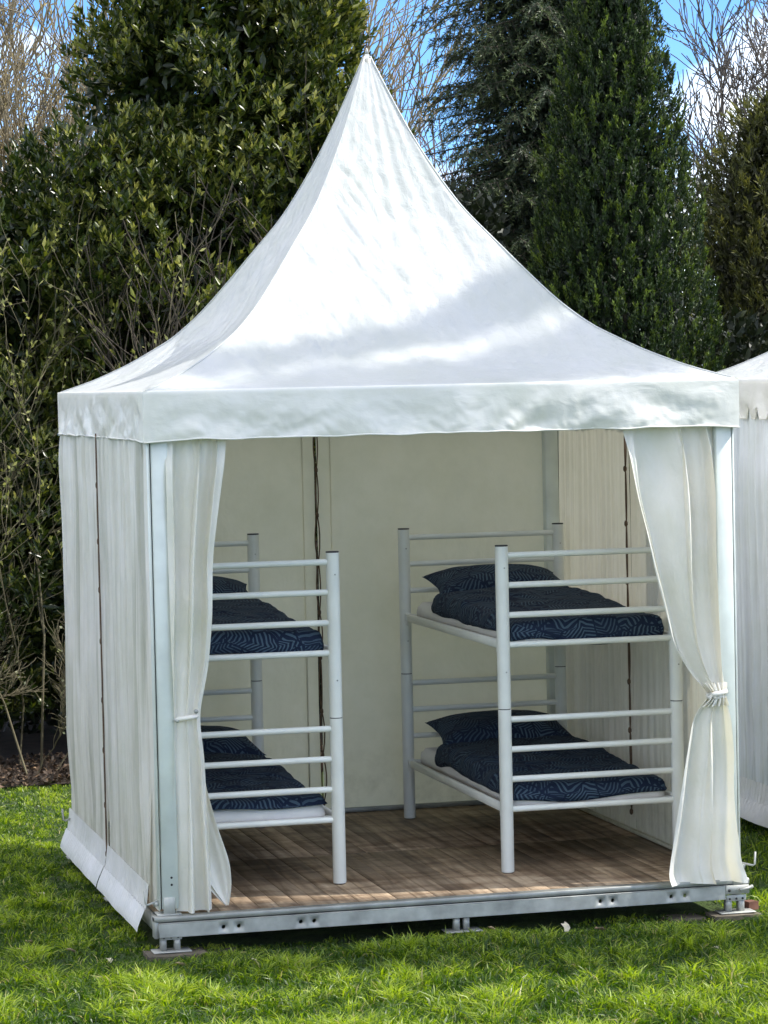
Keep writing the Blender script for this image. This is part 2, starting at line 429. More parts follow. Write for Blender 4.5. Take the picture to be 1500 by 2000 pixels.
# ================================================================== ground
def sheet(name, x0, x1, y0, y1, z, m, nx=2, ny=2, amp=0.0):
    X, Y = np.meshgrid(np.linspace(x0, x1, nx), np.linspace(y0, y1, ny))
    Z = np.full_like(X, z)
    if amp: Z = Z + amp * nzv(X*0.8, Y*0.8, 0*X)
    return tag(fmesh(name, np.stack([X, Y, Z], -1), quads=grid_faces(nx, ny), mat=m, smooth=True), kind='structure')
sheet('lawn', -400, 400, -200, 1200, GZ - 0.03, M_LAWN)
sheet('soil', -14, 30, 6.35, 60, GZ - 0.012, M_SOIL, 60, 60, 0.008)

# ================================================================== the pagoda tents
PROF_T = [0, .03, .057, .12, .195, .267, .354, .439, .531, .622, .76, .87, .955, 1.0]
PROF_H = [4.392, 4.27, 4.166, 3.93, 3.70, 3.505, 3.335, 3.165, 2.99, 2.855, 2.72, 2.635, 2.585, 2.562]
_pt = np.linspace(0, 1, 200)
_ph = np.interp(_pt, PROF_T, PROF_H)
for _ in range(6):
    _ph[3:-3] = np.convolve(_ph, np.ones(7)/7, 'same')[3:-3]

def rotz(V, k):
    c, s = [(1, 0), (0, 1), (-1, 0), (0, -1)][k]
    V = np.asarray(V, float)
    return np.stack([c*V[..., 0] - s*V[..., 1], s*V[..., 0] + c*V[..., 1], V[..., 2]], -1)

def roof_panel(root, k, fine):
    """side k: 0 front (-Y), 1 right, 2 back, 3 left; local frame centred on the tent"""
    nu, nv = (150, 190) if fine else (30, 40)
    u = np.linspace(-1, 1, nu); t = np.linspace(0.006, 1, nv)**1.0
    U, T = np.meshgrid(u, t)
    H = np.interp(T, _pt, _ph)
    sag = 0.085 * np.sin(PI*np.clip(T, 0, 1))**0.8
    x = U*1.515*T; y = -1.515*T*(1 - sag*(1-U**2)); z = H - 0.02*np.sin(PI*T)*(1-U**2)
    # radial tension creases and small crumples
    a = nzv(U*7*(0.6+T), T*2.2, 3.1*k+0*T)
    b = nzv(x*6 + 9*k, z*5, y*3)
    c = nzv(x*15 + 9*k, z*11, y*6)
    m = np.clip(np.sin(PI*np.clip(T, 0, 1)), 0, 1)
    edge = np.clip(1-np.abs(U+0.55)*1.3, 0, 1)
    d = m*(0.013*a + 0.009*b + 0.004*np.abs(c) + (0.006+0.022*edge)*np.abs(nzv((x+z*0.55)*11+k, (z-x*0.5)*2.6, 2+0*x)) + 0.012*edge*np.abs(nzv((x-z*0.8)*13+k, (z+x*0.6)*3.0, 8+0*x)))
    # crease fans running from the corners
    fan = np.sin(26*np.arctan2(T-1.0, np.abs(U)-1.03)+3*b)*np.exp(-((T-0.93)**2)/0.008)*np.exp(-((np.abs(U)-0.8)**2)/0.05)
    d = d + 0.004*fan
    d = d*np.clip((1-np.abs(U))*14, 0, 1)
    n = np.array([0, -0.75, 0.66])
    V = np.stack([x, y, z], -1) + d[..., None]*n
    V = rotz(V, k)
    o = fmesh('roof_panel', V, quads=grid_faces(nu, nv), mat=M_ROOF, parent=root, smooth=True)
    return o

def seam(root, k):
    t = np.linspace(0.01, 1, 60)
    pts = [rotz(np.array([-1.515*a, -1.515*a, np.interp(a, _pt, _ph)+0.001]), k) for a in t]
    mb = MB(); mb.tube(pts, 0.0055, 6); mb.build('ridge_seam', M_ROOF, root, True)

def valance(root, k, fine, notches=False):
    nu, nv = (260, 26) if fine else (240, 14)
    u = np.linspace(-1, 1, nu); v = np.linspace(0, 1, nv)
    U, V_ = np.meshgrid(u, v)
    half = 1.532
    # v 0..0.12: the fold over the eave rail
    z = np.where(V_ < 0.12, 2.565 - 0.018*(V_/0.12)**2, 2.547 - (V_-0.12)/0.88*0.228)
    yy = -np.where(V_ < 0.12, 1.512 + (half-1.512)*np.sqrt(np.clip(1-(1-V_/0.12)**2, 0, 1)), half)
    x = U*half
    hang = np.clip((V_-0.1)/0.9, 0, 1)
    if notches: x = x*1.0
    n1 = nzv(x*2.2+k*7, z*5 + x*1.4, 0*x); n2 = nzv(x*7+k*3, z*12-x*4, 1+0*x); n3 = nzv(x*3.5+5*k, 0*x, 2+0*x)
    ce = np.clip((1-np.abs(U))*9, 0, 1)
    yy = yy - ce*hang*(0.030*n1 + 0.018*n2 + 0.018*hang*n3 + 0.009*np.abs(nzv(x*16+k, z*16+x*9, 4+0*x))) - 0.004*ce
    z = z + hang**2*0.007*nzv(x*6+k, 0*x, 5+0*x) - hang**3*0.010*np.exp(-((1-np.abs(U))*14)**2)
    if notches:
        s = ((x*5.6+0.35) % 1.0)
        z = z + 0.085*hang**5*np.clip(1-np.abs(s-0.5)*5, 0, 1)**0.6
    P = np.stack([x, yy, z], -1)
    o = fmesh('valance', rotz(P, k), quads=grid_faces(nu, nv), mat=M_VAL, parent=root, smooth=True)
    # stitched hem
    hem = []
    for a in range(0, nu, 2):
        p = P[-1, a]; hem.append(rotz(p + np.array([0, 0.0, 0.004]), k))
    mb = MB(); mb.tube(hem, 0.0045, 5); mb.build('hem', M_VAL, o, True)
    return o

def wall_sheet(name, root, k, a0, a1, z0, z1, off, m, pleat=0.008, wl=0.115, seed=0, slack=0.01, nu=None, nv=30, lean=0.0):
    """vertical sheet on side k from a0 to a1 (local coordinate along the side), hung 'off' from the centre"""
    nu = nu or int((a1-a0)*130)
    u = np.linspace(a0, a1, nu); z = np.linspace(z1, z0, nv)
    A, Z = np.meshgrid(u, z)
    ph = A*2*PI/wl + 2.2*nzv(A*1.7+seed, 0*A, seed+0*A)
    w = np.sin(ph) + 0.5*np.sin(2.3*ph+seed) - 0.5
    tp = np.clip((Z-z0)/0.5, 0.12, 1)*np.clip((2.46-Z)/0.25, 0.25, 1)
    slack = slack*tp
    d = pleat*tp*w*(0.75+0.5*nzv(A*3, Z*0.8, seed+3+0*A)) + slack*nzv(A*1.6+seed, Z*0.9, 7+0*A) + 0.25*slack*nzv(A*6+seed, Z*2.2, 9+0*A)
    d = d + lean*(z1-Z)
    y = -(off + d)
    P = np.stack([A, y, Z], -1)
    return fmesh(name, rotz(P, k), quads=grid_faces(nu, nv), mat=m, parent=root, smooth=True)

def skirt(root, k, a0, a1, off, seed):
    """gathered band below the wall and the loose flap that splays out over the deck edge"""
    nu = max(12, int((a1-a0)*110))
    u = np.linspace(a0, a1, nu)
    for name, prof in (('skirt_band', [(0.0, 0.125), (0.004, 0.085), (0.010, 0.04), (0.018, 0.0)]),
                       ('skirt_flap', [(0.022, 0.006), (0.034, -0.022), (0.048, -0.052), (0.060, -0.082), (0.066, -0.108)])):
        pr = np.array(prof)
        T = np.linspace(0, len(pr)-1, 12)
        oo = np.interp(T, range(len(pr)), pr[:, 0]); zz = np.interp(T, range(len(pr)), pr[:, 1])
        A, O = np.meshgrid(u, oo); _, Zz = np.meshgrid(u, zz); _, TT = np.meshgrid(u, T/T[-1])
        w = np.sin(A*2*PI/0.05 + 3*nzv(A*3+seed, 0*A, 0*A))
        O = O + 0.0035*w*(1.0 if name == 'skirt_band' else (1-TT)) + 0.006*TT*nzv(A*3+seed, 0*A, 2+0*A)
        Zz = Zz + (0.007*TT*nzv(A*2.2+seed, 0*A, 6+0*A))
        y = -(off + O)
        fmesh(name, rotz(np.stack([A, y, Zz], -1), k), quads=grid_faces(nu, 12), mat=M_SKIRT, parent=root, smooth=True)

def lacing(root, k, a, off, z0, z1, seed, inside, width=0.011, kn=1.0):
    """a chain of long cord loops pulled through each other every 30 cm"""
    rr = random.Random(seed)
    z = z1
    s = -1 if inside else 1
    while z > z0 + 0.05:
        ln = min(rr.uniform(0.26, 0.33), z - z0)
        w = width*rr.uniform(0.6, 1.2); dx = rr.uniform(-.006, .006)
        mb = MB()
        for sg in (-1, 1):
            pts = [rotz(np.array([a + dx*math.sin(PI*q) + sg*w*math.sin(PI*q)**0.8, -(off+s*0.012), z - ln*q]), k) for q in np.linspace(0, 1, 8)]
            mb.tube(pts, 0.0042, 5)
        lo = mb.build('lacing_loop', M_CORD, root, True)
        kb = MB(); c = rotz(np.array([a, -(off+s*0.014), z-ln]), k)
        kb.tube([c + np.array([0, 0, 0.016]), c + np.array([0, 0, 0.006]), c - np.array([0, 0, 0.008]), c - np.array([0, 0, 0.018])], [0.006*kn, 0.0105*kn, 0.0105*kn, 0.005*kn], 7)
        kb.build('knot', M_CORD, lo, True)
        z -= ln

def corner_post(root, cx, cy, fine=True, z0=0.0):
    """aluminium corner post with keder grooves and a foot"""
    sx = 1 if cx < 0 else -1; sy = 1 if cy < 0 else -1
    x0 = cx; x1 = cx + sx*0.098; y0 = cy; y1 = cy + sy*0.07
    xa, xb = min(x0, x1), max(x0, x1); ya, yb = min(y0, y1), max(y0, y1)
    mb = MB()
    # profile: main body plus two raised keder lips with a dark groove between
    ga = 0.010 if cx < 0 else 0.0; gb = 0.0 if cx < 0 else 0.010
    mb.box((xa+ga+(0.005 if cx < 0 else 0), ya, z0+0.03), (xb-gb-(0.005 if cx > 0 else 0), yb, 2.36), 0.005)
    if cx < 0: mb.box((xa, ya+0.006, z0+0.03), (xa+0.010, yb-0.006, 2.36), 0.003)
    else: mb.box((xb-0.010, ya+0.006, z0+0.03), (xb, yb-0.006, 2.36), 0.003)
    p = mb.build('corner_post', M_POST, root)
    gx = xa+0.0102 if cx < 0 else xb-0.0148
    g = MB(); g.box((gx, ya+0.010, z0+0.03), (gx+0.0046, yb-0.010, 2.355))
    g.build('groove', M_HOLE, p)
    if fine:
        f = MB(); f.box((xa-0.01, ya-0.012, z0+0.0005), (xb+0.012, yb+0.02, z0+0.008), 0.002); f.box((xa+0.02, ya-0.006, z0+0.008), (xb-0.02, ya-0.0005, z0+0.09), 0.002)
        f.build('foot_plate', M_GALV, p)
        for hz in (0.15, 0.185):
            h = MB(); h.tube([(xb-0.034, ya-0.0008, z0+hz), (xb-0.034, ya+0.01, z0+hz)], 0.006, 10); h.build('bolt_hole', M_HOLE, p)
        # tension crank: threaded stub with an upright handle
        c = MB(); hx = (xa-0.004) if cx < 0 else (xb+0.004); dirx = -1 if cx < 0 else 1
        c.tube([(hx-dirx*0.01, ya+0.02, z0+0.075), (hx+dirx*0.055, ya-0.01, z0+0.06), (hx+dirx*0.065, ya-0.012, z0+0.066), (hx+dirx*0.068, ya-0.012, z0+0.13)], 0.0055, 8)
        c.build('crank_handle', M_GALV, p, True)
        k2 = MB(); k2.tube([(hx, ya+0.018, z0+0.06), (hx+dirx*0.02, ya+0.008, z0+0.056)], 0.013, 8); k2.build('clamp_nut', M_GALV, p, True)
    return p

def curtain(name, root, rows, nf, m, seed, nu=150, nv=110, sharp=0.75):
    """sheet hung from rows of (z, x_left, x_right, y, amplitude, phase)"""
    R_ = np.array(rows, float)
    zs = R_[:, 0][::-1]
    z = np.linspace(R_[0, 0], R_[-1, 0], nv)
    f = lambda c: np.interp(z, zs, R_[::-1, c])
    def sm(a):
        b = a.copy()
        for _ in range(3): b[2:-2] = np.convolve(b, np.ones(5)/5, 'same')[2:-2]
        return b
    xl, xr, yc, am, ph = [sm(f(c)) for c in (1, 2, 3, 4, 5)]
    u = np.linspace(0, 1, nu)
    U, _ = np.meshgrid(u, z)
    XL, XR, YC, AM, PH = [np.repeat(a[:, None], nu, 1) for a in (xl, xr, yc, am, ph)]
    Z = np.repeat(z[:, None], nu, 1)
    wob = 0.35*nzv(U*3+seed, Z*1.1, 0*Z)
    P = 2*PI*(nf*(U+0.05*np.sin(7*U+seed)) + wob) + PH
    w = np.sin(P); w = np.sign(w)*np.abs(w)**sharp
    X = XL + (XR-XL)*U + AM*0.75*np.cos(P)*np.minimum(1, 4*U*(1-U)+0.1)
    Y = YC - AM*w - AM*0.35*np.sin(2.3*P+seed) + 0.012*nzv(U*5+seed, Z*3, 4+0*Z)
    return fmesh(name, np.stack([X, Y, Z], -1), quads=grid_faces(nu, nv), mat=m, parent=root, smooth=True)

def build_tent(root, main):
    for k in range(4):
        roof_panel(root, k, main and k in (0, 3))
        seam(root, k)
        valance(root, k, main, notches=not main)
    c = MB(); c.tube([(0, 0, 4.37), (0, 0, 4.392), (0, 0, 4.400)], [0.011, 0.006, 0.002], 12); c.build('peak_cap', M_ROOF, root, True)
    m_ = MB(); m_.tube([(0, 0, 2.42), (0, 0, 4.34)], 0.03, 12); m_.build('king_pole', M_ALU, root, True)
    w_ = MB()
    for sx in (-1, 1):
        for sy in (-1, 1): w_.tube([(0, 0, 2.44), (sx*1.44, sy*1.44, 2.44)], 0.004, 5)
    w_.build('tension_wire', M_GALV, root)
    for k in range(4):
        b = MB(); b.box((-1.42, -1.505, 2.37), (1.42, -1.445, 2.53), 0.004)
        for i in range(len(b.V)): b.V[i] = rotz(b.V[i], k)
        b.build('eave_rail', M_ALU, root)
    for sx in (-1, 1):
        for sy in (-1, 1): corner_post(root, sx*1.512, sy*1.505, main)
    # left wall (side 3): local coordinate a runs from +Y (back) at -1.5 to -Y (front) at +1.5
    if main:
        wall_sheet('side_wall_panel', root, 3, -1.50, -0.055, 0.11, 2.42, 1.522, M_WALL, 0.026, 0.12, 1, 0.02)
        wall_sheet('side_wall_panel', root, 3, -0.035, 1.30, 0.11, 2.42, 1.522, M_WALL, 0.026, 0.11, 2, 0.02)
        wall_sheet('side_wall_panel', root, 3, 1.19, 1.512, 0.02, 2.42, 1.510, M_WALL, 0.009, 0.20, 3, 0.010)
        skirt(root, 3, -1.50, -0.06, 1.530, 1); skirt(root, 3, -0.03, 1.32, 1.530, 4)
        lacing(root, 3, -0.045, 1.522, 0.05, 2.34, 3, False, 0.006, 0.6)
        # right wall (side 1): a runs from front (-1.5) to back (+1.5)
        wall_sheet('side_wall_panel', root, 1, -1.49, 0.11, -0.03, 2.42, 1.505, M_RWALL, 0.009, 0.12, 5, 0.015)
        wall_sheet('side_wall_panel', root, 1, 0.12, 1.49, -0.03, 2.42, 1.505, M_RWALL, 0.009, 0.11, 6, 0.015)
        lacing(root, 1, 0.115, 1.488, 0.12, 2.34, 8, True)
        # back wall (side 2): a runs from right (-1.5) to left (+1.5)
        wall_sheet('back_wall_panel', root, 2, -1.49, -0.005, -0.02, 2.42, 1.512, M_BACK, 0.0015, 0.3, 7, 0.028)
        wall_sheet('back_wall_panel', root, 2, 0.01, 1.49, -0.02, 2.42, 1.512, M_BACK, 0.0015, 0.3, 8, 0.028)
        for a in (-0.085, 0.085):
            s_ = MB(); s_.box((a-0.004, 1.489, 0.03), (a+0.004, 1.4925, 2.40)); s_.build('wall_seam', M_BACK, root)
        lacing(root, 2, 0.003, 1.492, 0.06, 2.36, 12, True, 0.013)
        # keder strip along the foot of the back wall
        q = MB(); q.box((-1.42, 1.47, 0.002), (1.42, 1.496, 0.03), 0.003); q.build('foot_rail', M_ALU, root)
        q = MB(); q.box((1.468, -1.40, 0.001), (1.488, 1.42, 0.022), 0.003); q.build('foot_rail', M_BACK, root)
        # curtains (corner-frame coordinates turned to centred ones: subtract 1.5)
        c15 = lambda rows: [(z, xl-1.5, xr-1.5, y-1.5, a, p) for z, xl, xr, y, a, p in rows]
        lc = curtain('door_curtain', root, c15([
            (2.40, 0.072, 0.388, 0.040, 0.016, 0.0), (2.30, 0.072, 0.384, 0.035, 0.022, 0.0), (2.20, 0.072, 0.370, 0.010, 0.040, 0.1), (2.05, 0.072, 0.345, 0.010, 0.042, 0.3), (1.74, 0.072, 0.297, 0.005, 0.038, 0.6),
            (1.45, 0.074, 0.284, 0.0, 0.033, 0.9), (1.20, 0.078, 0.262, 0.0, 0.024, 1.2), (0.99, 0.085, 0.212, -0.004, 0.010, 1.5),
            (0.93, 0.085, 0.212, -0.004, 0.010, 1.6), (0.76, 0.078, 0.235, -0.004, 0.018, 1.9), (0.56, 0.074, 0.24, -0.006, 0.026, 2.1),
            (0.33, 0.074, 0.25, -0.008, 0.032, 2.3), (0.012, 0.074, 0.255, -0.012, 0.036, 2.4)]), 2.3, M_CURT, 2.0)
        curtain('curtain_flap', root, c15([
            (0.86, 0.19, 0.225, 0.075, 0.004, 0), (0.60, 0.17, 0.250, 0.085, 0.008, 0.4), (0.39, 0.16, 0.306, 0.095, 0.012, 0.8),
            (0.235, 0.17, 0.360, 0.10, 0.014, 1.2), (0.10, 0.25, 0.369, 0.10, 0.010, 1.5), (0.012, 0.335, 0.352, 0.10, 0.002, 1.6)]), 0.9, M_CURT, 4.0, 50, 50)
        t_ = MB(); t_.tube([(-1.415, -1.512, 0.955), (-1.40, -1.528, 0.962), (-1.36, -1.532, 0.966), (-1.31, -1.528, 0.972), (-1.298, -1.50, 0.976)], [0.008, 0.012, 0.013, 0.012, 0.008], 8)
        t_.build('curtain_tie', M_CURT, lc, True)
        b_ = MB(); b_.tube([(-1.312, -1.533, 0.998), (-1.312, -1.543, 0.998)], 0.011, 10); b_.build('button', M_DARK if False else M_GALV, lc, True)
        b_ = MB(); b_.tube([(-1.405, -1.52, 0.955), (-1.405, -1.54, 0.955)], 0.009, 8); b_.build('tie_hook', M_GALV, lc, True)
        rc = curtain('door_curtain', root, c15([
            (2.40, 2.405, 2.93, 0.045, 0.018, 0.0), (2.30, 2.42, 2.93, 0.040, 0.026, 0.0), (2.20, 2.435, 2.93, 0.010, 0.045, 0.05), (2.0, 2.462, 2.93, -0.01, 0.056, 0.15), (1.79, 2.512, 2.93, -0.015, 0.054, 0.35),
            (1.60, 2.55, 2.93, -0.015, 0.050, 0.6), (1.40, 2.601, 2.93, -0.02, 0.046, 0.9), (1.21, 2.652, 2.93, -0.02, 0.040, 1.2),
            (1.08, 2.732, 2.93, -0.025, 0.026, 1.5), (1.01, 2.790, 2.935, -0.03, 0.018, 1.7), (0.965, 2.845, 2.915, -0.035, 0.008, 1.8),
            (0.93, 2.840, 2.915, -0.035, 0.008, 1.8)]), 2.45, M_CURT, 7.0)
        lo = curtain('curtain_tail', root, c15([
            (0.95, 2.845, 2.915, -0.035, 0.008, 2.4), (0.90, 2.79, 2.93, -0.04, 0.016, 2.4), (0.83, 2.742, 2.94, -0.045, 0.026, 2.4), (0.63, 2.697, 2.955, -0.05, 0.036, 2.4),
            (0.32, 2.637, 2.955, -0.055, 0.042, 2.4), (0.10, 2.592, 2.965, -0.065, 0.046, 2.4), (0.03, 2.582, 2.99, -0.075, 0.048, 2.4), (-0.005, 2.60, 2.995, -0.085, 0.042, 2.4)]), 1.75, M_CURT, 1.0, 140, 100)
        t_ = MB()
        pts = [(1.335, -1.55, 0.955), (1.36, -1.575, 0.957), (1.39, -1.578, 0.962), (1.42, -1.566, 0.968), (1.43, -1.53, 0.975), (1.44, -1.505, 0.99)]
        t_.tube(pts, [0.009, 0.014, 0.013, 0.014, 0.010, 0.006], 8); t_.build('curtain_tie', M_CURT, rc, True)
        gt = curtain('curtain_gather', rc, c15([(1.015, 2.80, 2.935, -0.045, 0.010, 0), (0.975, 2.835, 2.925, -0.060, 0.013, 0.3), (0.955, 2.848, 2.915, -0.064, 0.007, 0.5), (0.935, 2.835, 2.925, -0.064, 0.013, 0.7), (0.895, 2.79, 2.94, -0.060, 0.012, 0.9)]), 6.5, M_CURT, 3.0, 120, 30)
        # small ruffle where the tie gathers the cloth
        rf = []
        for q in np.linspace(0, 2*PI, 40):
            rf.append((1.375+0.045*math.cos(q), -1.545+0.03*math.sin(q), 0.945+0.010*math.sin(5*q)))
        t_ = MB(); t_.tube(rf, [0.008+0.004*math.sin(9*q) for q in np.linspace(0, 2*PI, 40)], 6); t_.build('curtain_ruffle', M_CURT, rc, True)
    else:
        for k in range(4):
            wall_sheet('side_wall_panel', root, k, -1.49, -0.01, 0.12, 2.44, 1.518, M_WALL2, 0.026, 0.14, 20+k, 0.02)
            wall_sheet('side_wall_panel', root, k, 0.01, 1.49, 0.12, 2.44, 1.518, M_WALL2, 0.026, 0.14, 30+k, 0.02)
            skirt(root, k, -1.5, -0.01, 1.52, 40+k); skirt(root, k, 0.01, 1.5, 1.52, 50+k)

tent = thing('pagoda_tent', (1.5, 1.5, 0), 'white pagoda tent with its front open, curtains tied back, showing two bunk beds', 'tent', 'white pagoda tents')
build_tent(tent, True)
tent2 = thing('pagoda_tent', (5.6, 2.0, -0.01), 'closed white pagoda tent cut off by the right edge of the picture', 'tent', 'white pagoda tents')
build_tent(tent2, False)

# ================================================================== decks
def holed_plate(mb, xa, xb, za, zb, y, holes, r):
    """front face of a beam with round holes cut through it (facing -Y)"""
    hs = sorted(holes); x = xa; cz = (za+zb)/2
    def quad(a, b):
        if b > a: mb.add([(a, y, za), (b, y, za), (b, y, zb), (a, y, zb)], [(0, 1, 2, 3)])
    s = (zb-za)/2
    for h in hs:
        quad(x, h-s)
        n = 16; V = []; Q = []
        for i in range(n):
            t = 2*PI*i/n; c, d = math.cos(t), math.sin(t); k = s/max(abs(c), abs(d))
            V.append((h+c*k, y, cz+d*k)); V.append((h+c*r, y, cz+d*r)); V.append((h+c*r, y+0.02, cz+d*r))
        for i in range(n):
            j = (i+1) % n
            Q.append((i*3, j*3, j*3+1, i*3+1)); Q.append((i*3+1, j*3+1, j*3+2, i*3+2))
        mb.add(V, Q); x = h+s
    quad(x, xb)

def build_deck(root, main, org):
    # boards run from the front to the back
    n = 30; bw = 3.0/n
    mesh_a = mesh_b = None
    if main:
        for i in range(n):
            for (ya, yb) in ((0.032, 1.50), (1.504, 3.03)):
                w = bw
                key = (ya, yb)
                if (key == (0.032, 1.50) and mesh_a is None) or (key != (0.032, 1.50) and mesh_b is None):
                    b = MB(); b.box((0.0012, ya-1.5, -0.024), (bw-0.0012, yb-1.5, 0.0), 0.0014)
                    o = b.build('plank', M_PLANK, root)
                    if key[0] < 1: mesh_a = o.data
                    else: mesh_b = o.data
                else:
                    o = bpy.data.objects.new('plank', mesh_a if key[0] < 1 else mesh_b); link(o, root)
                o.location = (i*bw-1.5, 0, -0.0022*random.random())
        mb = MB(); mb.box((-0.045, -0.046, -0.0235), (3.035, 0.012, 0.001), 0.002); mb.box((-0.04, 0.013, -0.02), (3.03, 0.031, -0.002), 0.001)
        mb.build('edge_trim', M_ALU, root, org=org)
        mb = MB()
        holed_plate(mb, -0.022, 2.905, -0.098, -0.034, -0.052, [0.296, 0.373, 0.684, 0.751, 2.235, 2.30, 2.613, 2.687], 0.0105)
        mb.box((-0.022, -0.0515, -0.034), (2.905, 0.0, -0.0305)); mb.box((-0.022, -0.0515, -0.1005), (2.905, 0.0, -0.098)); mb.box((-0.025, -0.052, -0.0985), (-0.022, 0.0, -0.034))
        mb.build('front_beam', M_GALV, root, org=org)
        mb = MB()
        mb.box((-0.045, -0.040, -0.105), (-0.024, 0.02, -0.003), 0.002)
        mb.build('end_bracket', M_GALV, root, org=org)
        mb = MB(); mb.box((2.907, -0.056, -0.075), (3.035, 0.03, -0.030), 0.004); mb.box((2.95, -0.050, -0.0300), (3.038, 0.06, 0.004), 0.005)
        mb.build('end_bracket', M_GALV, root, org=org)
        mb = MB(); mb.tube([(2.975, -0.075, -0.052), (3.02, -0.07, -0.045), (3.05, -0.055, -0.040)], [0.010, 0.008, 0.010], 8); mb.build('locking_pin', M_GALV, root, True, org=org)
        mb = MB(); mb.tube([(2.925, -0.058, -0.055), (2.925, -0.0565, -0.055)], 0.008, 8); mb.build('bolt_hole', M_HOLE, root, org=org)
        mb = MB(); mb.tube([(3.0, -0.0512, -0.012), (3.0, -0.04, -0.012)], 0.011, 8); mb.build('bolt_hole', M_HOLE, root, org=org)
    else:
        mb = MB(); mb.box((0.0, 0.0, -0.03), (3.0, 3.0, 0.0)); mb.build('floor_board', M_PLANK, root, org=org)
        mb = MB(); mb.box((-0.02, -0.05, -0.10), (3.02, -0.0, -0.032)); mb.build('front_beam', M_GALV, root, org=org)
    for x in (-0.02, 0.98, 1.98, 2.98):
        mb = MB(); mb.box((x, 0.022, -0.098), (x+0.04, 3.03, -0.031)); mb.build('joist', M_GALV, root, org=org)
    mb = MB(); mb.box((-0.02, 3.032, -0.098), (3.02, 3.06, -0.031)); mb.build('back_beam', M_GALV, root, org=org)
    for yy in (-0.04, 1.5, 2.98):
        for x in (0.0, 1.475, 2.93):
            mb = MB()
            w = 0.032
            lg = thing_leg = bpy.data.objects.new('support_leg', None); link(lg, root); lg.location = (0, 0, 0)
            for dx in ((-0.014, 0.054) if x != 1.475 else (-0.005, 0.045)):
                # pressed U-profile upright
                xx = x + dx; mb = MB()
                mb.box((xx, yy, GZ+0.012), (xx+w*0.85, yy+0.004, -0.098)); mb.box((xx, yy+0.0045, GZ+0.012), (xx+0.004, yy+0.045, -0.098)); mb.box((xx+w*0.85-0.004, yy+0.0045, GZ+0.012), (xx+w*0.85, yy+0.045, -0.098))
                mb.build('upright', M_GALV, lg, org=org)
            mb = MB(); mb.box((x-0.055, yy-0.03, GZ+0.004), (x+0.135, yy+0.075, GZ+0.0115), 0.003); mb.build('base_plate', M_GALV, lg, org=org)
            if yy < 0 and x != 1.475:
                mb = MB(); mb.box((x-0.018, yy-0.006, -0.112), (x+0.09, yy-0.001, -0.080), 0.003)
                bb = mb.build('leg_bracket', M_GALV, lg, org=org)
                for hx in (x+0.0, x+0.036, x+0.07):
                    mb = MB(); mb.tube([(hx, yy-0.0075, -0.1), (hx, yy-0.002, -0.1)], 0.006, 8); mb.build('bolt_hole', M_HOLE, lg, org=org)

deck = thing('deck_platform', (1.5, 1.5, 0), 'brown plank deck on a galvanised steel frame under the open white tent', 'deck', 'tent decks')
build_deck(deck, True, (1.5, 1.5, 0))
deck2 = thing('deck_platform', (5.6, 2.0, -0.01), 'deck hidden behind the skirt of the closed white tent at the right', 'deck', 'tent decks')
build_deck(deck2, False, (1.5, 1.5, 0))
# weathered boards under the legs
def pad(x0, x1, y0, y1, z0, z1, label, rz=0.0, m=None, seed=0):
    bm = bmesh.new(); bmesh.ops.create_cube(bm, size=1)
    bmesh.ops.subdivide_edges(bm, edges=bm.edges[:], cuts=4, use_grid_fill=True)
    for v in bm.verts:
        v.co = Vector((v.co.x*(x1-x0), v.co.y*(y1-y0), (v.co.z+0.5)*(z1-z0)))
        v.co += 0.006*mnoise.noise_vector(v.co*16+Vector((seed, 0, 0)))*Vector((1, 1, 0.4)).length/1.4
    me = bpy.data.meshes.new('wooden_pad'); bm.to_mesh(me); bm.free(); me.materials.append(m or M_PAD)
    o = bpy.data.objects.new('wooden_pad', me); link(o)
    o.location = ((x0+x1)/2, (y0+y1)/2, z0); o.rotation_euler = (0, 0, rz)
    tag(o, label, 'board', 'wooden pads under the deck legs')
pad(-0.09, 0.20, -0.13, 0.05, GZ-0.022, GZ+0.002, 'weathered board under the left front leg of the deck', 0.03, seed=1)
pad(0.15, 0.36, -0.08, 0.06, GZ-0.03, GZ-0.012, 'dark thin board end behind the left front leg pad', -0.12, seed=2)
pad(2.83, 3.08, -0.11, 0.05, GZ-0.022, GZ+0.002, 'weathered board under the right front leg of the deck', 0.0, seed=3)
pad(2.60, 2.80, -0.04, 0.10, GZ-0.030, GZ-0.010, 'low grey board in the grass left of the right front leg', 0.05, seed=4)
pad(3.045, 3.11, 0.02, 0.08, GZ+0.0, GZ+0.045, 'small brown wood block beside the right front leg', 0.3, simple('red_brown_wood', (0.16, 0.07, 0.045), 0.8, 0, 0.3), 5)

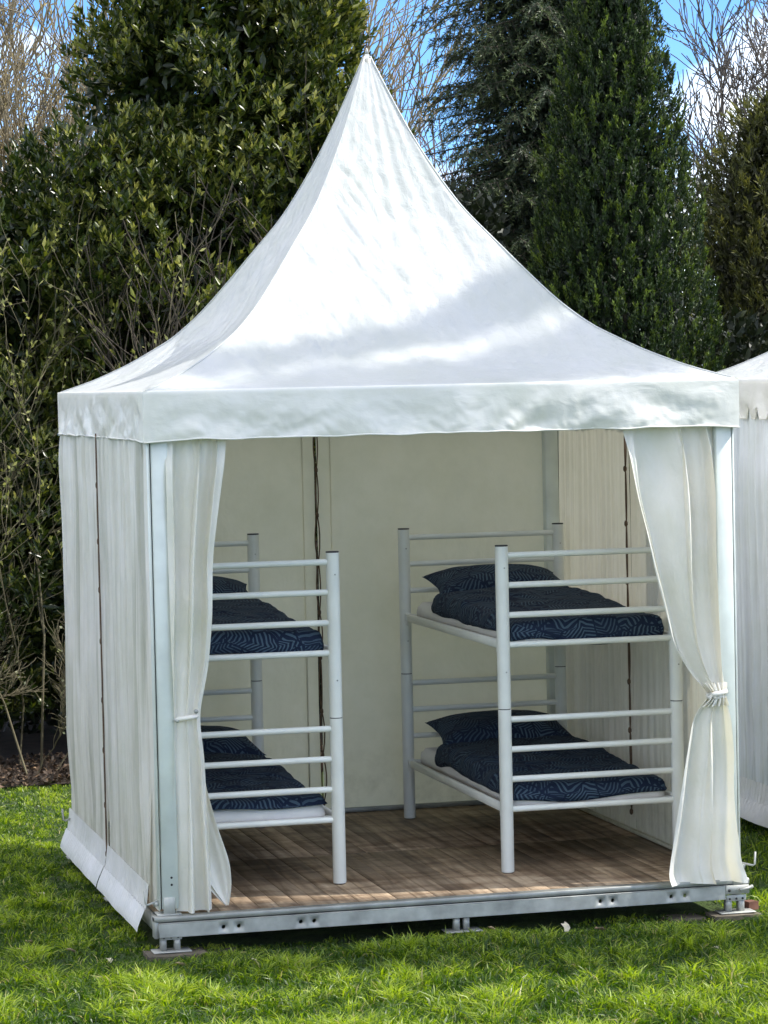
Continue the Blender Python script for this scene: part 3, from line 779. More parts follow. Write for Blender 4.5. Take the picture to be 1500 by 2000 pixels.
# ================================================================== bunk beds
def build_bunk(x_post, label):
    """x_post: x of the two post lines; front posts y=0.58, back posts y=2.62"""
    xa, xb = x_post; y0, y1 = 0.58, 2.62
    root = thing('bunk_bed', ((xa+xb)/2, (y0+y1)/2, 0), label, 'bunk bed', 'white metal bunk beds')
    org = ((xa+xb)/2, (y0+y1)/2, 0)
    r = 0.0345
    for x in (xa, xb):
        for y in (y0, y1):
            m = MB(); m.tube([(x, y, 0.004), (x, y, 0.008), (x, y, 0.858)], [r*0.94, r, r], 28)
            p = autosmooth(m.build('lower_post', M_BED, root, org=org))
            m = MB(); m.tube([(x, y, 0.0), (x, y, 0.0038)], r*0.85, 20); m.build('foot_cap', M_DARK, p, org=org)
            m = MB(); m.tube([(x, y, 0.858), (x, y, 0.863)], r*0.93, 24); m.build('joint_ring', M_DARK, p, org=org)
            m = MB(); m.tube([(x, y, 0.863), (x, y, 1.712)], r, 28); p = autosmooth(m.build('upper_post', M_BED, root, org=org))
            m = MB(); m.tube([(x, y, 1.712), (x, y, 1.719)], r*0.98, 24); m.build('end_cap', M_DARK, p, org=org)
            for bz in (1.055, 1.60):
                m = MB(); m.tube([(x+0.004, y-r-0.0015, bz), (x+0.004, y-r+0.004, bz)], 0.0045, 8); m.build('bolt', M_GALV, p, org=org)
    for y in (y0, y1):
        for z in (1.664, 1.508, 1.351, 1.195, 0.804, 0.647, 0.490, 0.333):
            m = MB(); m.tube([(xa+r-0.004, y, z), (xb-r+0.004, y, z)], 0.0165, 14); autosmooth(m.build('end_rail', M_BED, root, org=org))
    for z in (1.195, 0.333):
        for x in (xa, xb):
            s = 1 if x == xa else -1
            m = MB(); m.box((x-0.012, y0+r, z-0.022), (x+0.012, y1-r, z+0.022), 0.004); sr = m.build('side_rail', M_BED, root, org=org)
            m = MB(); m.box((min(x+s*0.013, x+s*0.035), y0+r, z-0.022), (max(x+s*0.013, x+s*0.035), y1-r, z-0.018)); m.build('slat_ledge', M_BED, sr, org=org)
            m = MB()
            m.box((x-0.016, y1-r-0.045, z-0.045), (x+0.016, y1-r-0.035, z+0.03), 0.003); m.build('hook_plate', M_BED, sr, org=org)
            m = MB(); m.box((x-0.016, y0+r+0.035, z-0.045), (x+0.016, y0+r+0.045, z+0.03), 0.003); m.build('hook_plate', M_BED, sr, org=org)
        mesh = None
        for i in range(14):
            yy = y0+0.12+i*(y1-y0-0.24)/13
            if mesh is None:
                m = MB(); m.box((xa-org[0]+0.014, -0.03, -0.017), (xb-org[0]-0.014, 0.03, -0.005)); o = m.build('slat', M_SLAT, root); mesh = o.data
            else:
                o = bpy.data.objects.new('slat', mesh); link(o, root)
            o.location = (0, yy-org[1], z)
    # cross bar near the foot end, seen under the mattress
    for z in (1.195, 0.333):
        m = MB(); m.box((xa+0.013, y0+0.06, z-0.004), (xb-0.013, y0+0.085, z+0.012), 0.002); m.build('cross_bar', M_BED, root, org=org)
    return root

LX = (0.085, 1.030); RX = (1.935, 2.885)
build_bunk(LX, 'left bunk bed, half hidden by the left door curtain, navy bedding on both levels')
build_bunk(RX, 'right bunk bed standing nearest the right wall of the tent')

def soft_slab(name, x0, x1, y0, y1, zb, top, m, nx=70, ny=110, rim=0.03, droop=None, wr=0.006, seed=0):
    """closed cushion: top(x, y) gives the surface height, the rim rounds down to zb"""
    u = np.linspace(-1, 1, nx); v = np.linspace(-1, 1, ny)
    U, V_ = np.meshgrid(u, v)
    # squash so the outer rings lie on the side walls
    def sq(a):
        s = np.sign(a); b = np.abs(a); return s*np.where(b > 0.9, 1.0, b/0.9), np.where(b > 0.9, (b-0.9)/0.1, 0)
    A, da = sq(U); B, db = sq(V_)
    D = np.clip(np.maximum(da, db), 0, 1)
    xc, yc = (x0+x1)/2, (y0+y1)/2
    # rounded corners
    cr = np.clip(np.abs(A)*np.abs(B), 0, 1)**14
    X = xc + A*(x1-x0)/2*(1-0.02*cr); Y = yc + B*(y1-y0)/2*(1-0.012*cr)
    Zt = np.vectorize(top)(X, Y)
    inset = np.minimum(np.minimum(1-np.abs(A), 1)*(x1-x0)/2, (1-np.abs(B))*(y1-y0)/2)
    rnd = rim*(1-np.sqrt(np.clip(1-(1-np.clip(inset/rim, 0, 1))**2, 0, 1)))
    Z = Zt - rnd
    wn = nzv(X*9+seed, Y*7, 0*X)*wr + np.abs(nzv(X*4+seed, Y*11+2*X, 3+0*X))*wr*1.2
    Z = Z + wn
    zlow = zb if droop is None else np.vectorize(droop)(X, Y)
    side = D**0.9
    Z = Z*(1-side) + zlow*side
    bul = 0.010*np.sin(PI*side) + 0.006*nzv(X*8+Y*8, Z*6, seed+0*X)*(D > 0)
    X = X + np.where(da >= db, np.sign(A), 0)*bul; Y = Y + np.where(db >= da, np.sign(B), 0)*bul*(D > 0)
    P = np.stack([X, Y, Z], -1).reshape(-1, 3)
    q = grid_faces(nx, ny)
    # close underneath with a mirrored flat sheet
    UVx = X + np.where(da > db, np.sign(A)*side*(np.abs(Zt-zlow)), 0); UVy = Y + np.where(db >= da, np.sign(B)*side*(np.abs(Zt-zlow)), 0)
    uv = np.stack([UVx, UVy], -1).reshape(-1, 2)
    idx = np.arange(nx*ny).reshape(ny, nx)
    ring = list(idx[0, :]) + list(idx[1:, -1]) + list(idx[-1, -2::-1]) + list(idx[-2:0:-1, 0])
    c = len(P); P = np.vstack([P, [[xc, yc, zb if droop is None else float(np.min(zlow))+0.02]]]); uv = np.vstack([uv, [[xc, yc]]])
    T = [(ring[(i+1) % len(ring)], ring[i], c) for i in range(len(ring))]
    org = np.array([xc, yc, zb])
    o = fmesh(name, P, T, q, m, None, True, org=org, uv=uv)
    o.location = org
    return o

def pillow(xc, yc, zc, lx, ly, h, rz, tilt, seed, m):
    nu, nv = 44, 36
    P = []; uv = []
    for side in (1, -1):
        u = np.linspace(-1, 1, nu); v = np.linspace(-1, 1, nv); U, V_ = np.meshgrid(u, v)
        prof = (np.clip(1-np.abs(U)**2.6, 0, 1)*np.clip(1-np.abs(V_)**2.6, 0, 1))**0.55
        Z = side*h/2*prof*(1 if side > 0 else 0.55) + 0.006*nzv(U*4+seed, V_*4, 0*U)*prof
        pinch = 1-0.10*(1-np.abs(U)**2)*np.abs(V_)**2
        pinch2 = 1-0.08*(1-np.abs(V_)**2)*np.abs(U)**2
        P.append(np.stack([U*lx/2*pinch2, V_*ly/2*pinch, Z], -1).reshape(-1, 3)); uv.append(np.stack([U*lx/2+3.3+seed, V_*ly/2+side], -1).reshape(-1, 2))
    q = grid_faces(nu, nv)
    Q = np.vstack([q, q[:, ::-1]+nu*nv])
    o = fmesh('pillow', np.vstack(P), quads=Q, mat=m, smooth=True, uv=np.vstack(uv))
    o.location = (xc, yc, zc); o.rotation_euler = (tilt, 0, rz)
    return o

def ss(a, b, x):
    t = min(1, max(0, (x-a)/(b-a))); return t*t*(3-2*t)

def make_bedding(x0, x1, zb, side, level, seed):
    """zb: top of the slats"""
    where = '%s level of the %s bunk bed' % (level, side)
    mt = soft_slab('mattress', x0+0.02, x1-0.02, 0.635, 2.575, zb, lambda x, y: zb+0.095, M_SHEET, 40, 60, 0.035, wr=0.004, seed=seed)
    tag(mt, 'mattress under a white fitted sheet on the ' + where, 'mattress', 'mattresses with white sheets')
    zt = zb+0.098
    hump = 0.045 if level == 'upper' else 0.035
    inset = 0.02
    def top(x, y):
        b = zt + 0.030 + 0.026*ss(0.75, 1.5, y) + hump*ss(1.2, 1.95, y)*(1-0.5*ss(2.1, 2.3, y))
        c = 1 - 0.35*abs((x-(x0+x1)/2)/((x1-x0)/2))**3
        return zt + (b-zt)*c + 0.010*nz(x*2+seed, y*2.2, seed)
    def low(x, y):
        # the duvet hangs lowest over the foot end and the aisle side
        foot = 1-ss(0.66, 0.80, y)
        a = zb + 0.052 - (0.035 if level == 'upper' else (0.012 if side == 'right' else -0.030))*foot
        return a + 0.045*nz(x*3+seed, y*2.5, 3.0)
    dv = soft_slab('duvet', x0+0.012, x1-0.012, 0.612, 2.20, zb, top, M_DUVET, 90, 150, 0.045, droop=low, wr=0.012, seed=seed+3)
    tag(dv, 'navy duvet with pale herringbone strokes on the ' + where, 'duvet', 'navy patterned duvets')
    pw = pillow((x0+x1)/2 + 0.0, 2.30, zt+0.105, 0.80, 0.50, 0.20, 0.05*(-1)**seed, 0.16, seed, M_DUVET)
    tag(pw, 'navy patterned pillow at the head of the ' + where, 'pillow', 'navy patterned pillows')
for (xx, side) in ((LX, 'left'), (RX, 'right')):
    for (zb, level) in ((1.190, 'upper'), (0.328, 'lower')):
        make_bedding(xx[0]+0.035, xx[1]-0.035, zb, side, level, len(bpy.data.objects) % 9)

# ================================================================== vegetation helpers
def unit(a):
    return a/np.maximum(1e-9, np.linalg.norm(a, axis=-1, keepdims=True))

def blades(P, D, Lh, Wd, tint, kind='leaf', bend=0.0, nrm=None):
    """leaf cloud; P base points, D directions, Lh lengths, Wd widths. Returns V, T, tint"""
    n = len(P)
    D = unit(D)
    if nrm is None: nrm = unit(RNG.normal(size=(n, 3)))
    S_ = unit(np.cross(D, nrm)); Nn = np.cross(S_, D)
    Lh = np.asarray(Lh).reshape(-1, 1)*np.ones((n, 1)); Wd = np.asarray(Wd).reshape(-1, 1)*np.ones((n, 1))
    if kind == 'leaf':       # keeled leaf, 5 vertices
        c = P + D*Lh*0.5 - Nn*Wd*0.18
        V = np.stack([P, P+D*Lh*0.48+S_*Wd*0.5+Nn*Lh*0.03, c, P+D*Lh*0.48-S_*Wd*0.5+Nn*Lh*0.03, P+D*Lh*(1-0.03)-Nn*Lh*(0.06+bend)], 1)
        t = np.array([(0, 1, 2), (0, 2, 3), (1, 4, 2), (2, 4, 3)])
        k = 5
    elif kind == 'diamond':
        V = np.stack([P, P+D*Lh*0.45+S_*Wd*0.5, P+D*Lh, P+D*Lh*0.45-S_*Wd*0.5], 1)
        t = np.array([(0, 1, 2), (0, 2, 3)]); k = 4
    elif kind == 'grass':
        g = np.array([0, 0, -1.0])
        V = np.stack([P-S_*Wd*0.5, P+S_*Wd*0.5, P+D*Lh*0.55-S_*Wd*0.42+g*Lh*0.02, P+D*Lh*0.55+S_*Wd*0.42+g*Lh*0.02,
                      P+D*Lh + (g*0.30 + unit(D*np.array([1, 1, 0]))*0.12)*Lh*bend], 1)
        t = np.array([(0, 1, 3), (0, 3, 2), (2, 3, 4)]); k = 5
    T = (np.arange(n)[:, None, None]*k + t[None]).reshape(-1, 3)
    return V.reshape(-1, 3), T, np.repeat(tint, k)

def stems_mesh(segs, name, m, parent, org, sides=3):
    """segs: list of (p0, p1, r0, r1)"""
    A = np.array([s[0] for s in segs]); B = np.array([s[1] for s in segs]); r0 = np.array([s[2] for s in segs])[:, None]; r1 = np.array([s[3] for s in segs])[:, None]
    D = unit(B-A); up = np.where(np.abs(D[:, 2:3]) < 0.9, np.array([[0, 0, 1.0]]), np.array([[1.0, 0, 0]]))
    a = unit(np.cross(D, up)); b = np.cross(a, D)
    rings = []
    for (c, r) in ((A, r0), (B, r1)):
        for k in range(sides):
            t = 2*PI*k/sides; rings.append(c + (a*math.cos(t)+b*math.sin(t))*r)
    V = np.stack(rings, 1)
    q = np.array([(k, (k+1) % sides, sides+(k+1) % sides, sides+k) for k in range(sides)])
    Q = (np.arange(len(A))[:, None, None]*2*sides + q[None]).reshape(-1, 4)
    return fmesh(name, V.reshape(-1, 3), quads=Q, mat=m, parent=parent, smooth=True, org=org)

def grow(p, d, length, r, depth, segs, tips, rnd, spread=0.5, ratio=0.68, nseg=5, kids=3, up=0.12, wander=0.16, rmin=0.0025):
    p = Vector(p); d = Vector(d).normalized()
    step = length/nseg
    for i in range(nseg):
        d = (d + Vector((rnd.gauss(0, wander), rnd.gauss(0, wander), rnd.gauss(0, wander)+up))).normalized()
        q = p + d*step
        r2 = max(rmin, r*(1-0.55*(i+1)/nseg)); r1 = max(rmin, r*(1-0.55*i/nseg))
        segs.append((p[:], q[:], r1, r2))
        if depth > 0 and i >= 1:
            for _ in range(rnd.choice((1, 1, 2)) if kids < 3 else rnd.choice((1, 2, 2))):
                ax = d.orthogonal().normalized(); ax.rotate(Matrix.Rotation(rnd.uniform(0, 2*PI), 3, d))
                nd = (d + ax*rnd.uniform(spread*0.6, spread*1.4)).normalized()
                grow(q, nd, length*ratio*rnd.uniform(0.7, 1.1), r2*0.7, depth-1, segs, tips, rnd, spread, ratio, nseg if depth > 1 else max(3, nseg-1), kids, up, wander, rmin)
        p = q
    tips.append((p[:], d[:]))

# ================================================================== laurel
def laurel():
    base = (1.7, 8.3, GZ)
    root = thing('laurel_tree', base, 'tall cherry laurel with glossy upright leaves filling the upper left behind the tent', 'tree')
    lobes = [((2.10, 8.3, 3.9), (1.00, 1.1, 2.5)), ((1.45, 8.0, 2.6), (0.95, 1.0, 2.1)), ((2.75, 8.4, 3.6), (0.62, 0.95, 2.0)), ((2.75, 8.4, 4.9), (0.42, 0.6, 0.9)),
             ((0.45, 7.9, 1.2), (0.9, 1.0, 1.5)), ((0.95, 8.0, 3.75), (0.62, 0.7, 1.1)), ((3.0, 8.5, 2.6), (0.55, 0.8, 1.6)), ((1.75, 8.2, 5.2), (0.6, 0.8, 0.9)), ((2.4, 8.3, 5.4), (0.65, 0.8, 0.9)), ((0.15, 8.0, 2.4), (0.6, 0.8, 1.2)), ((-0.1, 8.2, 0.9), (0.7, 0.9, 1.3)), ((0.35, 7.9, 3.55), (0.6, 0.6, 0.75)), ((1.35, 8.3, 4.9), (0.45, 0.6, 0.9))]
    # shoot tips through the outer shell
    SP = []; SD = []
    for (c, r) in lobes:
        area = r[0]*r[2]*4+r[1]*r[2]*4
        n = int(area*135)
        d = unit(RNG.normal(size=(n*2, 3))); d = d[d[:, 1] < 0.45][:n]
        f = RNG.uniform(0.55, 1.06, (len(d), 1))**0.55
        SP.append(np.array(c)+d*f*np.array(r)); SD.append(d)
    SP = np.vstack(SP); SD = np.vstack(SD)
    bmp = nzv(SP[:, 0]*1.6, SP[:, 1]*1.6, SP[:, 2]*1.6)
    keep = (bmp > -0.16) & (SP[:, 2] > 0.2)
    SP = SP[keep]; SD = SD[keep]
    SP += 0.16*SD*bmp[keep][:, None]
    # a sprig that shows right of the roof
    ex = np.array([3.40, 8.2, 4.22]) + RNG.normal(size=(5, 3))*np.array([0.07, 0.1, 0.08]); SP = np.vstack([SP, ex]); SD = np.vstack([SD, np.tile([0.3, -0.5, 0.6], (5, 1))])
    V = []; D = []; Ls = []; Ws = []; Ti = []; Nr = []
    for p, d in zip(SP, SD):
        ax = unit(d*0.6 + np.array([0, -0.15, 0.95]) + RNG.normal(size=3)*0.25)
        k = RNG.integers(6, 10)
        loc_t = 0.22*mnoise.noise(Vector(p*1.3)) + 0.10*mnoise.noise(Vector(p*4.0))
        young = RNG.random() < 0.30
        e1 = unit(np.cross(ax, RNG.normal(size=3))); e2 = np.cross(ax, e1)
        for j in range(k):
            a = 2.4*j + RNG.random(); h = j/k
            out_ = e1*math.cos(a)+e2*math.sin(a)
            op = 0.90-0.70*h + RNG.normal()*0.15
            V.append(p + ax*(0.10*h)); D.append(ax + out_*op); Ls.append((0.092 if h < 0.7 else 0.066)*RNG.uniform(0.55, 1.3)); Ws.append(0.034*RNG.uniform(0.8, 1.15)*(1 if h < .7 else .7))
            Ti.append(np.clip(RNG.normal(0.40, 0.14) + loc_t + (0.38 if (young and h > 0.45) else 0), 0, 1)); Nr.append(ax + RNG.normal(size=3)*0.2)
    V = np.array(V); D = unit(np.array(D)); Ls = np.array(Ls); Ws = np.array(Ws); Ti = np.array(Ti); Nr = np.array(Nr)
    # the 300 leaves nearest the camera are separate parts, the rest one mass
    camp = np.array([-2.33, -14.0, 2.57])
    rel = V - camp
    f = np.array(Rf); r = np.array(Rr); dn = np.array(Rd)
    px = 750+5693*(rel@r)/(rel@f); py = 1000+5693*(rel@dn)/(rel@f)
    rowx = np.interp(py, [97, 262, 465, 635, 735], [700, 640, 500, 350, 200])
    vis = (px > 10) & (px < rowx-10) & (py > 5) & (py < 720)
    order = np.argsort((rel@f) - 1.5*Ls/0.1*vis*0 + np.where(vis, 0, 100))
    sel = order[:300]; rest = order[300:]
    protos = []
    for q in range(6):
        tv = np.array([0.25, 0.4, 0.5, 0.65, 0.85, 1.0])[q]
        vv, tt, ti = blades(np.zeros((1, 3)), np.array([[0, 0, 1.0]]), [0.1], [0.038], np.array([tv]), 'leaf', 0.05*q/3, np.array([[0, 1.0, 0]]))
        me = fmesh('leaf', vv, tt, mat=M_LAUREL, tint=ti); protos.append(me.data); bpy.data.objects.remove(me)
    for i in sel:
        q = int(np.argmin(np.abs(np.array([0.25, 0.4, 0.5, 0.65, 0.85, 1.0])-Ti[i])))
        o = bpy.data.objects.new('leaf', protos[q]); link(o, root)
        z = Vector(D[i]); x = z.cross(Vector(Nr[i])).normalized(); y = z.cross(x)
        mm = Matrix((x, y, z)).transposed().to_4x4()
        o.matrix_local = Matrix.Translation(Vector(V[i])-Vector(base)) @ mm @ Matrix.Scale(Ls[i]/0.1, 4)
    vv, tt, ti = blades(V[rest], D[rest], Ls[rest], Ws[rest], Ti[rest], 'leaf', 0.03, Nr[rest])
    tag(fmesh('foliage', vv, tt, mat=M_LAUREL, parent=root, tint=ti, org=base), kind='stuff')
    # shaded inner leaves close the crown
    IP = []
    for (c, r) in lobes:
        n = int(r[0]*r[2]*2600)
        d = unit(RNG.normal(size=(n, 3)))*RNG.random((n, 1))**0.5*0.78
        IP.append(np.array(c)+d*np.array(r)+np.array([0, 0.25, 0]))
    IP = np.vstack(IP); IP = IP[IP[:, 2] > 0.0]; k = len(IP)
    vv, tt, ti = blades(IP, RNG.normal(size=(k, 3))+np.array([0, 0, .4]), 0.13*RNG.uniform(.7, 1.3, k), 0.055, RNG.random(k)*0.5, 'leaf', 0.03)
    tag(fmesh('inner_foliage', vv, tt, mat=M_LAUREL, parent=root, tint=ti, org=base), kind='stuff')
    # stems
    segs = []; tips = []; rnd = random.Random(3)
    for q in range(6):
        grow((1.7+rnd.uniform(-.7, .7), 8.4, GZ), (rnd.uniform(-.35, .35), rnd.uniform(-.2, .1), 1), 2.2, 0.05, 3, segs, tips, rnd, 0.5, 0.66, 5, 2, 0.08, 0.12, 0.004)
    stems_mesh(segs, 'branches', M_BARK, root, base, 5)
laurel()

def grow_bush(name, base, label, n, height, spread, m_twig, bud_n, bud_m, seed, depth=3, r=0.012, lean=(0, 0), budlen=0.02, cat='shrub', group=None, ratio=0.6, wander=0.16, rmin=0.0022, sp=0.55, kids=3, width=(0.5, 0.3), twigname='stems', budname='buds', budw=0.55):
    root = thing(name, base, label, cat, group)
    segs = []; tips = []; rnd = random.Random(seed)
    for q in range(n):
        dx = rnd.uniform(-1, 1); dy = rnd.uniform(-1, 1)
        grow((base[0]+dx*width[0], base[1]+dy*width[1], base[2]), (dx*spread+lean[0], dy*spread*0.7+lean[1], 1), height*rnd.uniform(0.75, 1.1), r*rnd.uniform(0.7, 1.2), depth, segs, tips, rnd, sp, ratio, 6, kids, 0.05, wander, rmin)
    stems_mesh(segs, twigname, m_twig, root, base, 3 if r < 0.03 else 5)
    if bud_n:
        S0 = np.array([s[0] for s in segs]); S1 = np.array([s[1] for s in segs]); rr = np.array([s[3] for s in segs])
        thin = np.where(rr < r*0.45)[0]
        if len(thin) == 0: thin = np.arange(len(S0))
        i = RNG.choice(thin, bud_n); t = RNG.random((bud_n, 1))
        P = S0[i]*(1-t)+S1[i]*t
        D = unit(unit(S1[i]-S0[i])*0.6 + RNG.normal(size=(bud_n, 3))*0.6 + np.array([0, 0, 0.3]))
        v, t_, ti = blades(P, D, budlen*RNG.uniform(0.5, 1.5, bud_n), budlen*budw*RNG.uniform(0.7, 1.3, bud_n), RNG.random(bud_n), 'diamond')
        tag(fmesh(budname, v, t_, mat=bud_m, parent=root, tint=ti, org=base), kind='stuff')
    return root

grow_bush('budding_shrub', (0.15, 7.0, GZ), 'twiggy shrub with yellow green buds along the left edge beside the laurel', 9, 2.9, 0.16, M_TWIG, 2600, M_BUD, 5, 2, 0.010, (0.0, 0), 0.045, width=(0.75, 0.35), ratio=0.50)
grow_bush('blossoming_bramble', (0.05, 6.75, GZ), 'low bramble with pale blossoms above the leaf litter left of the tent', 4, 0.9, 0.4, M_TWIG, 500, foliage('pale_bloom', [(0, (0.30, 0.34, 0.12)), (1, (0.72, 0.70, 0.50))], 0.6, 0.2), 8, 3, 0.007, (0.05, 0), 0.030, width=(0.45, 0.15), ratio=0.6, budname='blossoms')

# ================================================================== conifers
def leafmass(P, D, Lh, Wd, tint, name, m, root, org, kind='diamond', nrm=None):
    v, t, ti = blades(P, D, Lh, Wd, tint, kind, 0.0, nrm)
    return tag(fmesh(name, v, t, mat=m, parent=root, tint=ti, org=org), kind='stuff')

def columnar(name, base, label, H, prof, nsp, m, seed, per=26, spr=0.085, blade=(0.045, 0.014), cat='tree', upb=1.0, trunk=0.11, side=None):
    """fastigiate conifer: upright sprays over a fluted cone; prof(h01) gives the radius"""
    g = np.random.default_rng(seed)
    root = thing(name, base, label, cat)
    h = g.random(nsp*2)
    rad = np.array([prof(q) for q in h]); keep = g.random(nsp*2) < rad/rad.max(); h = h[keep][:nsp]; rad = rad[keep][:nsp]
    n = len(h)
    a = g.uniform(0, 2*PI, n)
    flute = 0.11*nzv(np.cos(a)*3.0, np.sin(a)*3.0, h*H*0.55) + 0.10*nzv(np.cos(a)*7, np.sin(a)*7, h*H*1.6)
    dep = g.random(n)**2.2*0.40
    R_ = rad*(1+flute*1.6-dep)
    base_ = np.array(base)
    C = np.stack([np.cos(a)*R_, np.sin(a)*R_, h*H], -1)+base_
    O = np.stack([np.cos(a), np.sin(a), np.zeros(n)], -1)
    ax = unit(O*0.26 + np.array([0, 0, upb]) + g.normal(size=(n, 3))*0.14)
    # each spray: blades along and around its axis
    k = per
    idx = np.repeat(np.arange(n), k)
    s = g.random(n*k)
    ls = spr*g.uniform(0.6, 1.5, n)[idx]
    P = C[idx] + ax[idx]*(s*ls)[:, None] + g.normal(size=(n*k, 3))*(0.014*(1.2-s))[:, None]
    Dd = ax[idx] + g.normal(size=(n*k, 3))*0.36 + O[idx]*0.08
    tn = np.clip(g.normal(0.45, 0.13, n)[idx] + 0.40*(s-0.45) + g.normal(0, 0.08, n*k) - 0.25*dep[idx]/0.4*0, 0, 1)
    leafmass(P, Dd, blade[0]*g.uniform(0.6, 1.4, n*k), blade[1]*g.uniform(0.7, 1.3, n*k), tn, 'foliage', m, root, base)
    mb = MB(); mb.tube([(base[0], base[1], GZ), (base[0]+0.02, base[1], base[2]+H*0.5), (base[0], base[1], base[2]+H*0.93)], [trunk, trunk*0.6, 0.01], 8)
    mb.build('trunk', M_BARK, root, True, org=base)
    # inner twig mass so that the crown is closed
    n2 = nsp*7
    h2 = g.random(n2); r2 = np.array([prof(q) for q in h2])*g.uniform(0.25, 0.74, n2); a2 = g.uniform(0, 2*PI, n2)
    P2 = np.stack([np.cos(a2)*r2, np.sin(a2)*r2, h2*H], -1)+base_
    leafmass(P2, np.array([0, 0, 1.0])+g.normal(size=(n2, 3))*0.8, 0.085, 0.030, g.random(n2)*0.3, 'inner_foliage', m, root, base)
    return root

def cyp_prof(h):
    return 0.02 + 0.98*(1-h)**0.78*(0.80+0.35*math.sin(PI*min(1, h*1.25+0.12)))*0.92
columnar('columnar_cypress', (5.12, 8.0, GZ), 'dark green columnar cypress rising behind the right half of the tent roof', 8.2, cyp_prof, 5600, M_CYP, 21, 46, 0.13, (0.034, 0.012))
def yew_prof(h):
    return 1.25*math.sin(PI*min(1, 0.12+0.88*h))**0.5*(1.05-0.35*h) if h < 0.99 else 0.05
columnar('bronze_conifer', (7.30, 10.2, GZ), 'bronze green bushy conifer right of the columnar cypress above the second tent', 5.15, yew_prof, 4600, M_YEW, 22, 22, 0.13, (0.06, 0.012), upb=0.45)

def spruce(base, H, label):
    g = np.random.default_rng(5); rnd = random.Random(9)
    root = thing('spruce_tree', base, label, 'tree')
    mb = MB(); mb.tube([(base[0], base[1], base[2]), (base[0], base[1], base[2]+H*0.5), (base[0], base[1], base[2]+H)], [0.11, 0.07, 0.01], 8); mb.build('trunk', M_BARK, root, True, org=base)
    segs = []; P = []; D = []; Ti = []
    z = 0.8
    while z < H-0.2:
        f = 1-z/H
        Lb = 0.30+1.75*f**0.8
        nb = rnd.randint(10, 13); a0 = rnd.uniform(0, 2*PI)
        for b in range(nb):
            a = a0+2*PI*b/nb+rnd.uniform(-.25, .25)
            o = Vector((math.cos(a), math.sin(a), 0)); side_ = Vector((-math.sin(a), math.cos(a), 0))
            L_ = Lb*rnd.uniform(0.72, 1.18); zz = z+rnd.uniform(-.12, .12)
            prev = Vector((base[0], base[1], base[2]+zz))
            ns = 9
            for i in range(1, ns+1):
                q = i/ns
                p = Vector((base[0], base[1], base[2]+zz)) + o*L_*q + Vector((0, 0, L_*(0.10*q-0.42*q*q+0.20*q**4)))
                segs.append((prev[:], p[:], 0.016*(1-q)+0.004, 0.016*(1-q-1/ns)+0.004 if i < ns else 0.003))
                # side twigs, drooping
                for sg in (-1, 1):
                    if i < 2: continue
                    tl = (0.34*(1-q)+0.12)*rnd.uniform(0.7, 1.2)
                    td = (o*0.55+side_*sg*0.75+Vector((0, 0, rnd.uniform(-1.15, -0.25)))).normalized()
                    m_ = int(tl/0.0050)
                    tt = np.sort(g.random(m_))
                    pts = np.array(p[:])+np.array(td[:])*(tt*tl)[:, None]+np.array([0, 0, -0.22])*(tt**2*tl)[:, None]
                    P.append(pts); dd = np.array(td[:])*0.8+g.normal(size=(m_, 3))*0.55+np.array([0, 0, 0.05]); D.append(dd)
                    br = rnd.gauss(0.42, 0.13)
                    Ti.append(np.clip(br+0.35*tt+g.normal(0, 0.08, m_), 0, 1))
                    segs.append((p[:], (p+td*tl*0.9+Vector((0, 0, -0.15*tl)))[:], 0.004, 0.002))
                prev = p
            m_ = int(L_/0.004); tt = g.random(m_); pts = np.array([base[0], base[1], base[2]+zz])+np.array(o[:])*(L_*tt)[:, None]+np.stack([0*tt, 0*tt, L_*(0.10*tt-0.42*tt**2+0.20*tt**4)], -1)
            P.append(pts); D.append(np.array(o[:])*0.6+g.normal(size=(m_, 3))*0.7); Ti.append(np.clip(g.normal(0.45, 0.12, m_), 0, 1))
        z += rnd.uniform(0.16, 0.24)
    k = 42000; hh = g.random(k)**1.3; aa = g.uniform(0, 2*PI, k); rr_ = (0.25+1.45*(1-hh)**0.8)*g.uniform(0.05, 0.62, k)
    P2 = np.stack([base[0]+np.cos(aa)*rr_, base[1]+np.sin(aa)*rr_, base[2]+0.8+hh*(H-1.2)-0.3*rr_], -1)
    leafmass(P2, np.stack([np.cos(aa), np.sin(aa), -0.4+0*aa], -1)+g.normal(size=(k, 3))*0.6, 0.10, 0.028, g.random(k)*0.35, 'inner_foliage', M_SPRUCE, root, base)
    P = np.vstack(P); D = np.vstack(D); Ti = np.concatenate(Ti)
    leafmass(P, D, 0.050*g.uniform(0.7, 1.3, len(P)), 0.0088, Ti, 'foliage', M_SPRUCE, root, base)
    stems_mesh(segs, 'branches', M_BARK, root, base, 3)
spruce((5.82, 12.2, GZ), 9.5, 'spruce with drooping blue green branches between the tent peak and the cypress')

